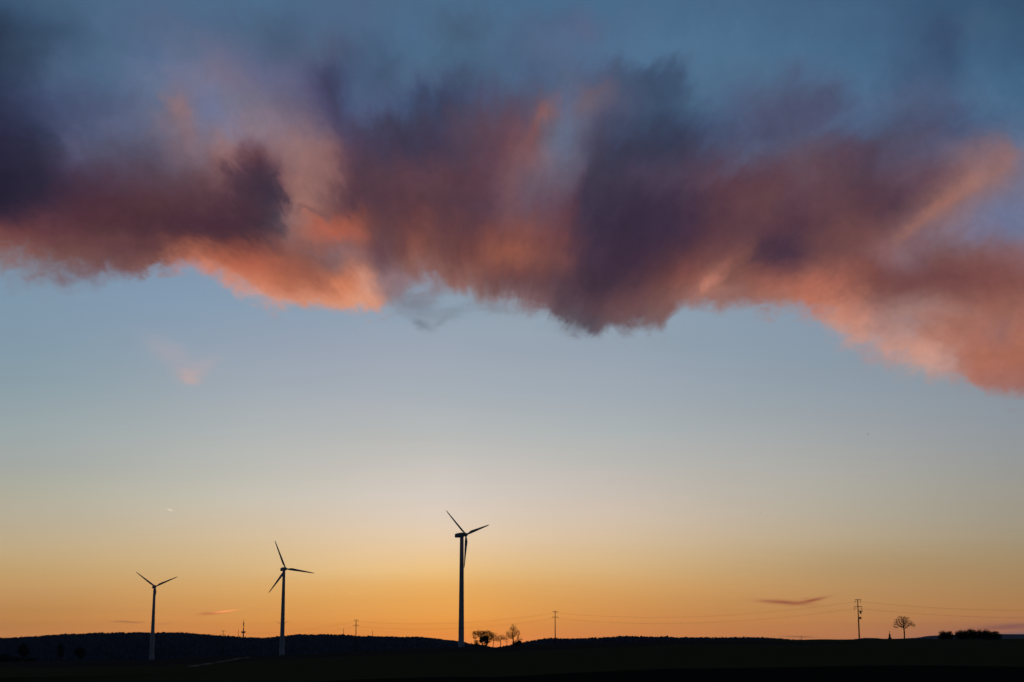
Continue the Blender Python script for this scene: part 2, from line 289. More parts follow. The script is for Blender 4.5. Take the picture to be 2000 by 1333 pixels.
def cloud_fn(az, el):
    x, y = dir_px(az, el)
    c = _strokes(_look(_CY, _CR, x, y), x, y, STROKES)
    mx = np.maximum(c[:, 0], c[:, 1]); k = np.clip((80 - mx) / 30, 0, 1) * .3
    c[:, 2] -= np.clip(c[:, 2] - mx, 0, None) * k
    w = np.clip((c[:, 0] - 95) / 55, 0, 1)[:, None]
    lum = (c @ np.array([.3, .59, .11]))[:, None]
    c = c + w * ((lum + (c - lum) * .80) * .96 - c)
    return c
SKD = {600: "0:100,100,100", 700: "0:100,100,100 720:108,101,102 1500:100,100,100", 850: "0:102,104,105 720:104,102,102 1220:100,102,105 1660:104,102,105 2000:104,103,106",
970: "0:101,103,106 120:101,103,106 480:108,108,112 720:112,110,115 1220:110,108,114 1660:108,109,114 2000:109,107,111",
1045: "0:100,100,108 120:100,100,108 720:112,107,114 1220:111,108,116 1660:109,112,117 2000:106,108,115",
1115: "0:94,96,105 120:94,96,105 720:108,115,128 1220:104,110,118 1660:96,102,109 2000:100,103,110",
1165: "0:98,99,103 720:103,104,108 1220:101,103,107 2000:100,102,105", 1205: "0:100,100,100", 1300: "0:100,100,100"}
_DY, _DR = _rows(SKD)
def sky_fn(az, el):
    x, y = dir_px(az, el)
    return np.clip(_look(_SY, _SR, x, y) + _look(_DY, _DR, x, y, False) - 100, 0, 255)
cloud = table(cloud_fn, list(np.arange(8.4, 23.6, .21)), 190, CA, CE)
sky = table(sky_fn, [-1, -.4, 0, .4, .8, 1.2, 1.6, 2.1, 2.6, 3.1, 3.7, 4.4, 5.2, 6.2, 7.5, 9, 10.5, 12, 13.5, 15], 33, AZ, EL)
# the small wisps
wn1 = g.v('SUBTRACT', g.noise(g.v('MULTIPLY', flat, (1, 3, 1)), 1.5, 4, .6, True), (.5, .5, .5))
wq = g.sep(wn1)
WA = g.m('MULTIPLY_ADD', wq[0], .5, AZ)
for (sx, sy, L, Wd, ang, col, k) in WISPS:
    d = ray(sx, sy); az0 = math.degrees(math.atan2(d[0], d[1])); el0 = math.degrees(math.atan(d[2]))
    pd = 57.3 / FPX
    thin = Wd < 8
    WE = g.m('MULTIPLY_ADD', wq[1], .05 if thin else .55, EL)
    AA = AZ if thin else WA
    a = math.radians(ang)
    ddx = g.m('SUBTRACT', AA, az0); ddy = g.m('SUBTRACT', WE, el0)
    u = g.m('MULTIPLY', g.m('ADD', g.m('MULTIPLY', ddx, math.cos(a)), g.m('MULTIPLY', ddy, math.sin(a))), 1 / (L * pd))
    v_ = g.m('MULTIPLY', g.m('SUBTRACT', g.m('MULTIPLY', ddy, math.cos(a)), g.m('MULTIPLY', ddx, math.sin(a))), 1 / (Wd * pd))
    rr = g.m('ADD', g.m('MULTIPLY', u, u), g.m('MULTIPLY', v_, v_))
    wgt = g.m('MULTIPLY', g.m('EXPONENT', g.m('MULTIPLY', rr, -1.1)), k)
    c = lin(col) * haze_gain(el0)
    sky = g.mix(wgt, sky, (float(c[0]), float(c[1]), float(c[2]), 1))
# faint uneven haze layers in the open sky
hb_ = g.m('SUBTRACT', g.noise(g.v('MULTIPLY', flat, (.10, 1.0, 1)), 1.1, 5, .6), .5)
hb2 = g.m('SUBTRACT', g.noise(g.v('MULTIPLY', flat, (.35, .9, 1)), .5, 4, .55), .5)
sky = g.v('SCALE', sky, scale=g.m('ADD', g.m('MULTIPLY_ADD', hb_, .055, 1.0), g.m('MULTIPLY', hb2, .05)))
# texture of the deck: fibres plus puffs, stronger where the deck is dense
tex = g.m('ADD', g.m('MULTIPLY', g.m('SUBTRACT', g.noise(fan, 3.5, 6, .62), .5), .29),
          g.m('MULTIPLY', g.m('SUBTRACT', g.noise(flat, 1.7, 6, .6, dist=.8), .5), .30))
tex = g.m('MULTIPLY', tex, g.m('SUBTRACT', 1.0, g.m('MULTIPLY', g.step(EL, 17.5, 21.5), .65)))
cloud = g.v('SCALE', cloud, scale=g.m('ADD', tex, 1.0))
# lower edge of the deck
t = azt(CA)
ne = g.node('ShaderNodeRGBCurve'); ne.mapping.extend = 'HORIZONTAL'
azs = np.radians(np.linspace(-AZR, AZR, 200))
ex = np.array([e[0] for e in EDGE]); ey = np.array([e[1] for e in EDGE]); es = np.array([e[2] for e in EDGE])
def edge_el(az):
    el = np.full(len(az), math.radians(12.0))
    for _ in range(12):                                   # solve for the elevation where the ray meets the edge
        x, y = dir_px(az, el)
        el = el - (np.interp(x, ex, ey) - y) / FPX
    x, y = dir_px(az, el)
    return np.degrees(el), np.interp(x, ex, es) * 57.3 / FPX
ee, ss = edge_el(azs)
ca = ne.mapping.curves[0]; cb = ne.mapping.curves[1]
for cu, arr in ((ca, ee / 20.0), (cb, ss)):
    cu.points[0].location = (0, float(arr[0])); cu.points[1].location = (1, float(arr[-1]))
    for j in range(1, 199): cu.points.new(j / 199, float(arr[j]))
ne.mapping.update()
g.put(ne.inputs['Color'], g.comb(t, t, t))
eo = g.sep(ne.outputs[0])
n_e = g.m('SUBTRACT', g.noise(g.comb(AZ, g.m('MULTIPLY', EL, 1.15), 9.0), 1.35, 7, .6, dist=.35), .5)
soft = g.m('MULTIPLY_ADD', eo[1], 1.5, .06)
dist_e = g.m('ADD', g.m('SUBTRACT', g.m('MULTIPLY_ADD', dv, .5, EL), g.m('MULTIPLY', eo[0], 20.0)), g.m('MULTIPLY', n_e, g.m('MULTIPLY_ADD', eo[1], 3.2, .35)))
cov = g.step(dist_e, g.m('MULTIPLY', soft, -1.0), soft)
# thin torn veils hanging just under the deck
vn = g.noise(g.v('ADD', g.v('MULTIPLY', flat, (.8, 1.5, 1)), (21, 5, 0)), 1.25, 7, .62, dist=.5)
veil = g.m('MULTIPLY', g.m('MULTIPLY', g.step(dist_e, -.85, .1), g.step(vn, .50, .74)), .75)
cov = g.m('MAXIMUM', cov, veil)
vis = g.mix(cov, sky, cloud)
# beyond the photographed part: a real twilight sky (Nishita), darkening away from the sunset
ns = g.node('ShaderNodeTexSky')
ns.sky_type = 'NISHITA'; ns.sun_disc = False
ns.sun_elevation = SUN_EL; ns.sun_rotation = SUN_AZ
ns.altitude = 400; ns.air_density = 1.0; ns.dust_density = 1.0; ns.ozone_density = 2.0
away = g.v('MULTIPLY', ns.outputs[0], (.05, .062, .085))
aaz = g.m('ABSOLUTE', AZ)
wout = g.m('MAXIMUM', g.step(aaz, 22.0, 75.0), g.step(EL, 24.5, 55.0))
vis = g.mix(wout, vis, away)
bg = g.node('ShaderNodeBackground')
g.put(bg.inputs['Color'], vis); bg.inputs['Strength'].default_value = 1.0
wo = g.node('ShaderNodeOutputWorld')
NT.links.new(bg.outputs[0], wo.inputs['Surface'])

# ------------------------------------------------------------------ materials
def mat(name, base, rough=.9, var=.25, scale=2.0, spec=.2, stretch=(1, 1, 1), second=None, metal=0.0):
    m = bpy.data.materials.new(name); m.use_nodes = True
    q = G(m.node_tree)
    b = m.node_tree.nodes['Principled BSDF']
    co = q.node('ShaderNodeTexCoord').outputs['Object']
    v = q.v('MULTIPLY', co, stretch)
    n = q.noise(v, scale, 5, .6)
    f = q.step(n, .3, .7)
    c2 = second if second else tuple(c * (1 - var) for c in base)
    c1 = base if second else tuple(min(1, c * (1 + var)) for c in base)
    q.put(b.inputs['Base Color'], q.mix(f, (*c2, 1), (*c1, 1)))
    b.inputs['Roughness'].default_value = rough
    b.inputs['Specular IOR Level'].default_value = spec
    b.inputs['Metallic'].default_value = metal
    bp = q.node('ShaderNodeBump'); bp.inputs['Strength'].default_value = .2; bp.inputs['Distance'].default_value = .02
    q.put(bp.inputs['Height'], n); q.put(b.inputs['Normal'], bp.outputs[0])
    return m
M = dict(
 tower=mat('white_tower_paint', (.62, .62, .6), .5, .05, .35, .3, (1, 1, .15)),
 blade=mat('white_blade_gelcoat', (.6, .6, .6), .4, .04, .8, .3),
 nacelle=mat('white_nacelle_shell', (.5, .5, .5), .5, .08, .8, .3),
 steel=mat('galvanised_steel', (.2, .2, .2), .6, .2, 6, .3, metal=.3),
 pole=mat('weathered_pole_wood', (.09, .07, .055), .9, .35, 5, .1, (6, 6, .6)),
 ceramic=mat('brown_insulator_glaze', (.12, .05, .03), .4, .2, 8, .3),
 wire=mat('aluminium_conductor', (.12, .12, .12), .7, .1, 4, .1),
 box=mat('grey_switchgear_paint', (.14, .14, .14), .6, .2, 5, .2),
 bark=mat('tree_bark', (.07, .055, .04), .95, .35, 6, .05, (4, 4, .7)),
 twig=mat('bare_twigs', (.08, .055, .04), .95, .3, 3, .05),
 leaf=mat('dark_leaves', (.04, .055, .025), .9, .4, 1.2, .05),
 stone=mat('weathered_sandstone', (.26, .22, .17), .95, .3, 4, .1),
 concrete=mat('tower_concrete', (.22, .22, .21), .9, .2, .1, .1),
 forest=mat('forest_canopy', (.06, .065, .055), 1.0, .5, .01, 0.0),
 hill=mat('hill_ground', (.035, .042, .028), 1.0, .3, .004, 0.0),
 farhill=mat('far_hill_ground', (.04, .045, .035), 1.0, .3, .001, 0.0),
 gravel=mat('pale_track_gravel', (.22, .2, .17), .95, .2, 1.5, .05),
 bird=mat('bird_plumage', (.05, .045, .04), .9, .2, 20, .1),
)

# ------------------------------------------------------------------ object helpers
def mesh_obj(name, verts, faces, m, parent=None, smooth=False):
    me = bpy.data.meshes.new(name)
    me.from_pydata([tuple(v) for v in verts], [], faces)
    me.materials.append(m)
    if smooth: me.polygons.foreach_set('use_smooth', [True] * len(me.polygons))
    me.update()
    o = bpy.data.objects.new(name, me)
    COL.objects.link(o)
    if parent: o.parent = parent
    return o
def tag(o, label=None, cat=None, group=None, kind=None):
    if label: o['label'] = label
    if cat: o['category'] = cat
    if group: o['group'] = group
    if kind: o['kind'] = kind
    return o
def empty(name, loc, rz=0.0):
    o = bpy.data.objects.new(name, None)
    o.empty_display_size = .5
    COL.objects.link(o)
    o.location = loc; o.rotation_euler = (0, 0, rz)
    return o
def copy_thing(o, loc, rz=0.0, scale=1.0):
    c = o.copy(); COL.objects.link(c)
    c.location = loc; c.rotation_euler = (0, 0, rz); c.scale = scale if hasattr(scale, '__len__') else (scale,) * 3
    for ch in [k for k in bpy.data.objects if k.parent is o]:
        d = ch.copy(); COL.objects.link(d); d.parent = c
        for gc in [k for k in bpy.data.objects if k.parent is ch]:
            e = gc.copy(); COL.objects.link(e); e.parent = d
    return c
class MB:
    def __init__(s): s.v = []; s.f = []
    def loft(s, rings, cap0=True, cap1=True):
        b = len(s.v); n = len(rings[0])
        for r in rings: s.v.extend([tuple(p) for p in r])
        for i in range(len(rings) - 1):
            for j in range(n):
                k = (j + 1) % n
                s.f.append((b + i * n + j, b + i * n + k, b + (i + 1) * n + k, b + (i + 1) * n + j))
        if cap0: s.f.append(tuple(b + j for j in reversed(range(n))))
        if cap1: s.f.append(tuple(b + (len(rings) - 1) * n + j for j in range(n)))
    def tube(s, pts, rad, n=6):
        pts = [Vector(p) for p in pts]
        if not hasattr(rad, '__len__'): rad = [rad] * len(pts)
        rings = []
        for i, p in enumerate(pts):
            d = (pts[min(i + 1, len(pts) - 1)] - pts[max(i - 1, 0)]).normalized()
            a = d.orthogonal().normalized() if abs(d.z) > .95 else d.cross(Vector((0, 0, 1))).normalized()
            c = d.cross(a).normalized()
            rings.append([p + (a * math.cos(2 * math.pi * k / n) + c * math.sin(2 * math.pi * k / n)) * rad[i] for k in range(n)])
        s.loft(rings)
    def lathe(s, prof, n=16, c=(0, 0, 0)):
        s.loft([[(c[0] + r * math.cos(2 * math.pi * k / n), c[1] + r * math.sin(2 * math.pi * k / n), c[2] + z) for k in range(n)] for r, z in prof])
    def box(s, c, d, taper=1.0):
        x, y, z = c; a, b, h = d[0] / 2, d[1] / 2, d[2] / 2; t = taper
        s.loft([[(x - a, y - b, z - h), (x + a, y - b, z - h), (x + a, y + b, z - h), (x - a, y + b, z - h)],
                [(x - a * t, y - b * t, z + h), (x + a * t, y - b * t, z + h), (x + a * t, y + b * t, z + h), (x - a * t, y + b * t, z + h)]])
    def build(s, name, m, parent=None, smooth=False):
        return mesh_obj(name, s.v, s.f, m, parent, smooth)

# ------------------------------------------------------------------ terrain
SKYL = [(-400, 1292), (0, 1290), (200, 1288.5), (300, 1287), (434, 1281), (550, 1278.5), (700, 1271), (820, 1266), (900, 1263.5), (970, 1264), (1084, 1258.5), (1200, 1255), (1300, 1252), (1500, 1250), (1700, 1248.5), (2000, 1249), (2600, 1251)]
DCR = [(-400, 950), (0, 950), (300, 900), (434, 830), (550, 790), (694, 655), (900, 640), (1084, 600), (1300, 540), (1500, 505), (1700, 500), (2000, 490), (2600, 440)]
_sx, _sy = zip(*SKYL); _dx, _dd = zip(*DCR)
def ground_z(x, y):
    x = np.asarray(x, float); y = np.asarray(y, float)
    r = np.hypot(x, y); az = np.arctan2(x, y)
    X = 1000 + FPX * np.tan(np.clip(az, -1.0, 1.0)) / math.cos(TH)
    e = (YH - np.interp(X, _sx, _sy)) / FPX
    D = np.interp(X, _dx, _dd)
    bk = np.clip((np.cos(az) + .2) / 1.0, 0, 1)
    e = e * bk - .002 * (1 - bk)
    zc = EYE + e * D
    z = np.where(r < D, zc * r / D, zc + (r - D) * (e - .0045))
    und = .10 * np.sin(x * .071 + 1.3) * np.sin(y * .033) + .08 * np.sin(x * .19 + y * .05) + .05 * np.sin(x * .43 - y * .11 + 2)
    z = z + (und - .12) * np.clip((r - 30) / 120, 0, 1)
    far = np.clip((r - 2500) / 3500, 0, 1)
    return z * (1 - far) + far * np.minimum(z, -60 - (r - 2500) * .0012)
def gz(x, y): return float(ground_z(x, y))
azg = np.radians(np.concatenate([np.arange(-180, -26, 4.0), np.arange(-26, 26, .1), np.arange(26, 180, 4.0)]))
rg = np.concatenate([[.6, 3, 8], np.arange(14, 60, 3.5), np.arange(60, 1000, 7.0), np.geomspace(1000, 23000, 36)])
def polar_mesh(name, azs, rs, zf, m):
    A, R_ = np.meshgrid(azs, rs, indexing='ij')
    x = np.sin(A) * R_; y = np.cos(A) * R_; z = zf(x, y)
    na, nr = A.shape
    V = np.stack([x, y, z], -1).reshape(-1, 3)
    i, j = np.meshgrid(np.arange(na), np.arange(nr - 1), indexing='ij')
    i2 = (i + 1) % na
    F = np.stack([i * nr + j, i * nr + j + 1, i2 * nr + j + 1, i2 * nr + j], -1).reshape(-1, 4)
    me = bpy.data.meshes.new(name)
    me.from_pydata(V.tolist() + [[0, 0, float(zf(np.array([0.]), np.array([.1]))[0])]], [], F.tolist() + [[na * nr, i_ * nr, ((i_ + 1) % na) * nr] for i_ in range(na)])
    me.materials.append(m); me.polygons.foreach_set('use_smooth', [True] * len(me.polygons)); me.update()
    o = bpy.data.objects.new(name, me); COL.objects.link(o)
    return o
fm = bpy.data.materials.new('farmland'); fm.use_nodes = True
q = G(fm.node_tree); b = fm.node_tree.nodes['Principled BSDF']
geo = q.node('ShaderNodeNewGeometry').outputs['Position']
px_, py_, pz_ = q.sep(geo)[0:3]
nA = q.noise(geo, .02, 4, .55); nB = q.noise(geo, .9, 6, .65); nC = q.noise(q.v('MULTIPLY', geo, (.15, 1, 1)), .25, 4, .6)
# bare tilled soil near the camera, a young crop beyond a straight field edge, another strip further off
edge = q.m('ADD', q.m('MULTIPLY_ADD', px_, -.02, py_), q.m('MULTIPLY', q.m('SUBTRACT', nB, .5), 6.0))
near = q.m('SUBTRACT', 1.0, q.step(edge, 84.0, 88.0))
soil = q.mix(nB, (.026, .018, .012, 1), (.066, .048, .034, 1))
crop = q.mix(q.m('ADD', q.m('MULTIPLY', nB, .6), q.m('MULTIPLY', nC, .4)), (.10, .088, .034, 1), (.17, .145, .058, 1))
fal = q.mix(nB, (.09, .062, .042, 1), (.14, .10, .07, 1))
leftm = q.m('SUBTRACT', 1.0, q.step(q.m('ADD', px_, q.m('MULTIPLY', py_, .02)), -55.0, -20.0))
stripf = q.m('MULTIPLY', q.step(q.m('ADD', py_, q.m('MULTIPLY', px_, .35)), 300.0, 306.0), q.m('SUBTRACT', 1.0, q.step(px_, 60.0, 64.0)))
c1 = q.mix(stripf, crop, fal)
c1 = q.mix(q.m('MULTIPLY', leftm, q.m('SUBTRACT', 1.0, q.step(py_, 150.0, 160.0))), c1, soil)
c1 = q.mix(near, c1, soil)
q.put(b.inputs['Base Color'], c1)
b.inputs['Roughness'].default_value = 1.0; b.inputs['Specular IOR Level'].default_value = 0.0
bp = q.node('ShaderNodeBump'); bp.inputs['Strength'].default_value = .8; bp.inputs['Distance'].default_value = .15
q.put(bp.inputs['Height'], nB); q.put(b.inputs['Normal'], bp.outputs[0])
tag(polar_mesh('ground', azg, rg, ground_z, fm), kind='structure')

# ------------------------------------------------------------------ farm track
def ground_hit(x, y):
    d = ray(x, y)
    lo = 10.0
    for r in np.arange(20, 1200, 1.0):
        if EYE + d[2] * r < gz(d[0] * r, d[1] * r) + .05: return Vector((d[0] * r, d[1] * r, 0))
    return Vector((d[0] * 800, d[1] * 800, 0))
tp = [ground_hit(x, y) for x, y in ((372, 1303), (400, 1298.5), (430, 1293), (460, 1288), (484, 1284.5))]
pts = []
for i in range(len(tp) - 1):
    for k in range(12): pts.append(tp[i].lerp(tp[i + 1], k / 12))
pts.append(tp[-1])
tv, tf = [], []
for i, p in enumerate(pts):
    d = (pts[min(i + 1, len(pts) - 1)] - pts[max(i - 1, 0)]).normalized()
    nrm = Vector((d.y, -d.x, 0))
    for s_ in (-.75, -.25, .25, .75):
        qv = p + nrm * s_
        tv.append((qv.x, qv.y, gz(qv.x, qv.y) + (.06 if abs(s_) > .5 else .09)))
    if i:
        for k in range(3): tf.append((4 * i - 4 + k, 4 * i + k, 4 * i + k + 1, 4 * i - 3 + k))
tag(mesh_obj('track', tv, tf, M['gravel']), kind='structure')

# ------------------------------------------------------------------ hills and their forest
def lerp_arr(a, pts):
    xs, ys = zip(*pts); return np.interp(a, xs, ys)
def make_hill(ridge, r0, r1, X0, X1, tree_h, n_trees, seed, hill_mat, foot, back=2200, step=4.0):
    """r0 foot of the front slope, r1 ridge distance; ridge = pixel outline of the tree tops"""
    def z_at(X, r):
        el = np.arctan((666.5 - lerp_arr(X, ridge)) / FPX) + TH
        zr = EYE + r1 * np.tan(el) - tree_h
        t = np.clip((r - r0) / (r1 - r0), 0, 1); s = t * t * (3 - 2 * t) * .35 + t * .65
        tb = np.clip((r - r1) / back, 0, 1)
        wob = 3.0 * np.sin(X * .05 + r * .004) * t * (1 - t) * 4
        return foot + (zr - foot) * s - (zr - foot) * tb ** 1.3 + wob
    Xs = np.arange(X0, X1 + step, step)
    rs = np.concatenate([np.linspace(r0, r1, 26), np.linspace(r1, r1 + back, 9)[1:]])
    A, R_ = np.meshgrid(Xs, rs, indexing='ij')
    az = np.arctan((A - 1000) * math.cos(TH) / FPX)
    V = np.stack([np.sin(az) * R_, np.cos(az) * R_, z_at(A, R_)], -1).reshape(-1, 3)
    na, nr = A.shape
    i, j = np.meshgrid(np.arange(na - 1), np.arange(nr - 1), indexing='ij')
    F = np.stack([i * nr + j, i * nr + j + 1, (i + 1) * nr + j + 1, (i + 1) * nr + j], -1).reshape(-1, 4)
    ho = mesh_obj('hill', V.tolist(), F.tolist(), hill_mat, smooth=True)
    tag(ho, kind='structure')
    if not n_trees: return z_at
    rng = np.random.default_rng(seed)
    n = n_trees
    X = rng.uniform(X0 + 20, X1 - 20, n)
    u = rng.uniform(0, 1, n)
    r = np.where(u < .35, r1 - rng.exponential(70, n), rng.uniform(r0, r1 + 80, n))
    r = np.clip(r, r0 + 20, r1 + 90)
    az = np.arctan((X - 1000) * math.cos(TH) / FPX)
    x = np.sin(az) * r; y = np.cos(az) * r; z = z_at(X, r) - 1
    h = tree_h * rng.normal(.94, .08, n).clip(.6, 1.2)
    # patchy stand heights
    h *= 1 + .07 * np.sin(X * .021 + 2) + .05 * np.sin(X * .11) * np.sin(r * .01 + X * .03)
    conif = rng.uniform(0, 1, n) < .62
    w = h * np.where(conif, .17, .30) * rng.uniform(.8, 1.25, n)
    k = 6
    ang = np.arange(k) * 2 * math.pi / k
    # four rings: skirt, waist-out, mid, tip ; profile differs for conifers and broadleaves
    prof_c = [(.75, .05), (1.0, .18), (.55, .55), (.05, 1.0)]
    prof_b = [(.35, .15), (.95, .38), (.85, .72), (.25, .97)]
    VV = np.zeros((n, 4 * k, 3))
    for ri in range(4):
        rad = np.where(conif, prof_c[ri][0], prof_b[ri][0]) * w
        zz = np.where(conif, prof_c[ri][1], prof_b[ri][1]) * h
        jit = rng.uniform(.75, 1.25, (n, k))
        VV[:, ri * k:(ri + 1) * k, 0] = x[:, None] + rad[:, None] * np.cos(ang + ri * .5) * jit
        VV[:, ri * k:(ri + 1) * k, 1] = y[:, None] + rad[:, None] * np.sin(ang + ri * .5) * jit
        VV[:, ri * k:(ri + 1) * k, 2] = (z + zz)[:, None] + rng.uniform(-.03, .03, (n, k)) * h[:, None]
    fl = []
    for ri in range(3):
        for j in range(k):
            j2 = (j + 1) % k
            fl.append((ri * k + j, ri * k + j2, (ri + 1) * k + j2, (ri + 1) * k + j))
    fl = np.array(fl)
    FF = (fl[None] + (np.arange(n) * 4 * k)[:, None, None]).reshape(-1, 4)
    me = bpy.data.meshes.new('forest')
    me.vertices.add(n * 4 * k); me.vertices.foreach_set('co', VV.ravel())
    me.loops.add(FF.size); me.polygons.add(len(FF))
    me.loops.foreach_set('vertex_index', FF.ravel())
    me.polygons.foreach_set('loop_start', np.arange(len(FF)) * 4)
    me.polygons.foreach_set('loop_total', np.full(len(FF), 4))
    me.materials.append(M['forest']); me.update(); me.validate()
    fo = bpy.data.objects.new('forest', me); COL.objects.link(fo)
    return z_at, fo
RIDGE_L = [(-600, 1262), (-300, 1256), (0, 1247), (40, 1245), (60, 1243.5), (90, 1240.5), (120, 1238.5), (170, 1236.5), (230, 1236), (300, 1236), (345, 1235), (380, 1236.5), (410, 1239), (440, 1241.5), (460, 1241.5), (480, 1244), (515, 1246), (545, 1243), (575, 1239.5), (610, 1239), (660, 1239), (700, 1240.5), (750, 1242), (790, 1243), (830, 1244.5), (860, 1248), (890, 1252), (915, 1256.5), (935, 1258), (955, 1261.5), (975, 1266), (1010, 1275)]
RIDGE_R = [(930, 1275), (962, 1264.5), (985, 1261.5), (1000, 1257), (1020, 1253), (1040, 1249), (1060, 1246), (1085, 1245), (1100, 1245.5), (1115, 1247), (1150, 1246), (1180, 1244.5), (1200, 1243), (1220, 1242), (1290, 1242), (1330, 1243), (1400, 1244), (1460, 1244.5), (1500, 1245.5), (1530, 1247), (1560, 1249), (1620, 1253), (1700, 1262)]
zl, fL = make_hill(RIDGE_L, 4200, 6600, -600, 1010, 20, 26000, 3, M['hill'], -95)
tag(fL, 'dark wooded hill range of jagged treetops filling the left horizon behind the turbines', 'forest', kind='stuff')
zr_, fR = make_hill(RIDGE_R, 4000, 5400, 930, 1700, 17, 11000, 5, M['hill'], -90)
tag(fR, 'dark wooded low ridge with jagged treetops along the horizon right of the bare trees', 'forest', kind='stuff')
make_hill([(1450, 1268), (1560, 1251), (1660, 1250), (1690, 1246.5), (1712, 1247), (1730, 1249), (1760, 1248), (1790, 1246.5), (1815, 1243), (1850, 1241.5), (1880, 1240.5), (1950, 1240), (2000, 1240), (2200, 1241), (2500, 1250)], 16000, 20000, 1450, 2500, 0, 0, 1, M['farhill'], -120, back=3000)

# ------------------------------------------------------------------ wind turbines
def airfoil_ring(chord, thick, twist, z, flat):
    pts = []
    for k in range(10):
        a = 2 * math.pi * k / 10
        x = math.cos(a); y = math.sin(a)
        cx = chord * (x * .5 + .18 * flat)                # trailing edge drawn back
        ty = thick * .5 * y * (1 - .55 * flat * max(0, x))
        pts.append((cx * math.cos(twist) - ty * math.sin(twist), cx * math.sin(twist) + ty * math.cos(twist), z))
    return pts
def blade_mesh(R):
    mb = MB()
    st = [(0.6, 1.1, 1.1, 0, 0), (1.6, 1.1, 1.05, .3, .1), (3.0, 1.6, .75, .34, .6), (R * .2, 2.15, .5, .3, 1), (R * .35, 1.85, .36, .2, 1), (R * .55, 1.45, .25, .12, 1), (R * .75, 1.08, .17, .06, 1), (R * .9, .8, .11, .03, 1), (R * .975, .5, .07, .01, 1), (R, .14, .04, 0, 1)]
    mb.loft([airfoil_ring(c, t_, tw, z, f) for z, c, t_, tw, f in st])
    return mb
def make_turbine(label, axis_px, hub_px, dist, yaw, roll, R, tilt, base_z, rt, rb, ov=4.2, tail=6.0, group='wind turbines in the fields'):
    hub = P(hub_px[0], hub_px[1], dist)
    # rotor axis in plan: points from tower to hub
    n2 = Vector((math.sin(yaw), -math.cos(yaw), 0))
    base = Vector((hub.x, hub.y, 0)) - n2 * ov
    root = empty('wind_turbine', (base.x, base.y, base_z))
    root.rotation_euler = (0, 0, yaw)                     # local -Y is towards the hub
    tag(root, label, 'wind turbine', group)
    H = hub.z - base_z
    tow = MB()
    prof = [(rb + .15, 0), (rb + .15, .35), (rb, .36)]
    for i in range(1, 13):
        t_ = i / 12; prof.append((rb + (rt - rb) * t_ ** .9, .36 + (H - 1.35 - .36) * t_))
    tow.lathe(prof, 28)
    for fz in (.33, .66):                                 # flange rings between sections
        rr_ = rb + (rt - rb) * fz ** .9
        tow.lathe([(rr_ + .05, fz * H - .15), (rr_ + .05, fz * H + .15)], 28)
    tw_o = tow.build('tower', M['tower'], root, True)
    dr = MB(); dr.box((0, -rb - .02, 1.9), (.9, .25, 2.1)); dr.build('door', M['steel'], tw_o)
    ct, st_ = math.cos(tilt), math.sin(tilt)
    nac = MB()
    rings = []
    for yy, w_, zb, zt in ((tail, 1.0, -.75, 1.15), (tail - .3, 1.3, -1.15, 1.45), (tail * .5, 1.5, -1.45, 1.6), (0, 1.55, -1.5, 1.55), (-ov * .45, 1.4, -1.35, 1.35), (-ov + 1.3, 1.0, -.95, .95)):
        rg_ = []
        for a, c in ((-1, -.6), (-.6, -1), (.6, -1), (1, -.6), (1, .7), (.7, 1), (-.7, 1), (-1, .7)):
            z_ = (zt if c > 0 else -zb) * c
            rg_.append((a * w_, yy, H + z_ - yy * st_ * .9 - ov * st_ * 0.0))
        rings.append(rg_)
    nac.loft(rings)
    na_o = nac.build('nacelle', M['nacelle'], root)
    for p_ in na_o.data.polygons: p_.use_smooth = False
    an = MB(); an.tube([(0, tail - .8, H + 1.2), (0, tail - .8, H + 2.6)], .06); an.tube([(-.4, tail - .8, H + 2.4), (.4, tail - .8, H + 2.4)], .05)
    an.build('wind_vane', M['steel'], na_o)
    hz = Vector((0, -ov, H))
    axis = Vector((0, -ct, st_))
    u = Vector((0, st_, ct)); rgt = Vector((1, 0, 0))
    hb = MB()
    rr2 = []
    for d_, r_ in ((-1.5, .95), (-1.2, 1.15), (-.2, 1.25), (.6, 1.1), (1.2, .75), (1.6, .35), (1.75, .05)):
        rr2.append([hz + axis * d_ + (rgt * math.cos(2 * math.pi * k / 16) + u * math.sin(2 * math.pi * k / 16)) * r_ for k in range(16)])
    hb.loft(rr2); hb.build('hub', M['nacelle'], root, True)
    bm = blade_mesh(R)
    me = None
    for k in range(3):
        a = roll + k * 2 * math.pi / 3
        zd = (rgt * math.sin(a) + u * math.cos(a)) * .9998 + axis * .025
        zd.normalize()
        xd = (axis.cross(zd)).normalized(); yd = zd.cross(xd)
        bo = bm.build('blade', M['blade'], root, True) if me is None else bpy.data.objects.new('blade', me)
        if me is None: me = bo.data
        else: COL.objects.link(bo); bo.parent = root
        from mathutils import Matrix
        mt = Matrix.Identity(4)
        for r_ in range(3): mt[r_][0] = xd[r_]; mt[r_][1] = yd[r_]; mt[r_][2] = zd[r_]; mt[r_][3] = hz[r_]
        bo.matrix_local = mt
    return root
R_ = math.radians
t3 = P(901, 1262, 1100); make_turbine('tallest looking wind turbine, just left of the clump of trees, nacelle seen side-on', None, (910.3, 1044.6), 1100, R_(45.5), R_(-49), 23.9, R_(5.7), t3.z - 2.0, 1.3, 2.0)
t2 = P(552, 1279, 1376); make_turbine('middle wind turbine with a blade pointing right and one down to the left', None, (558.2, 1111.5), 1390, R_(28.9), R_(-22.7), 26.2, R_(4.8), P(552, 1279, 1390).z - 2.5, 1.15, 2.15)
make_turbine('smallest of the three near wind turbines, leftmost, with two blades raised in a V', None, (303.6, 1146.0), 1690, R_(26), R_(-54.5), 25.0, R_(5.5), P(297, 1286, 1690).z - 3.5, 1.15, 2.4, ov=3.6)
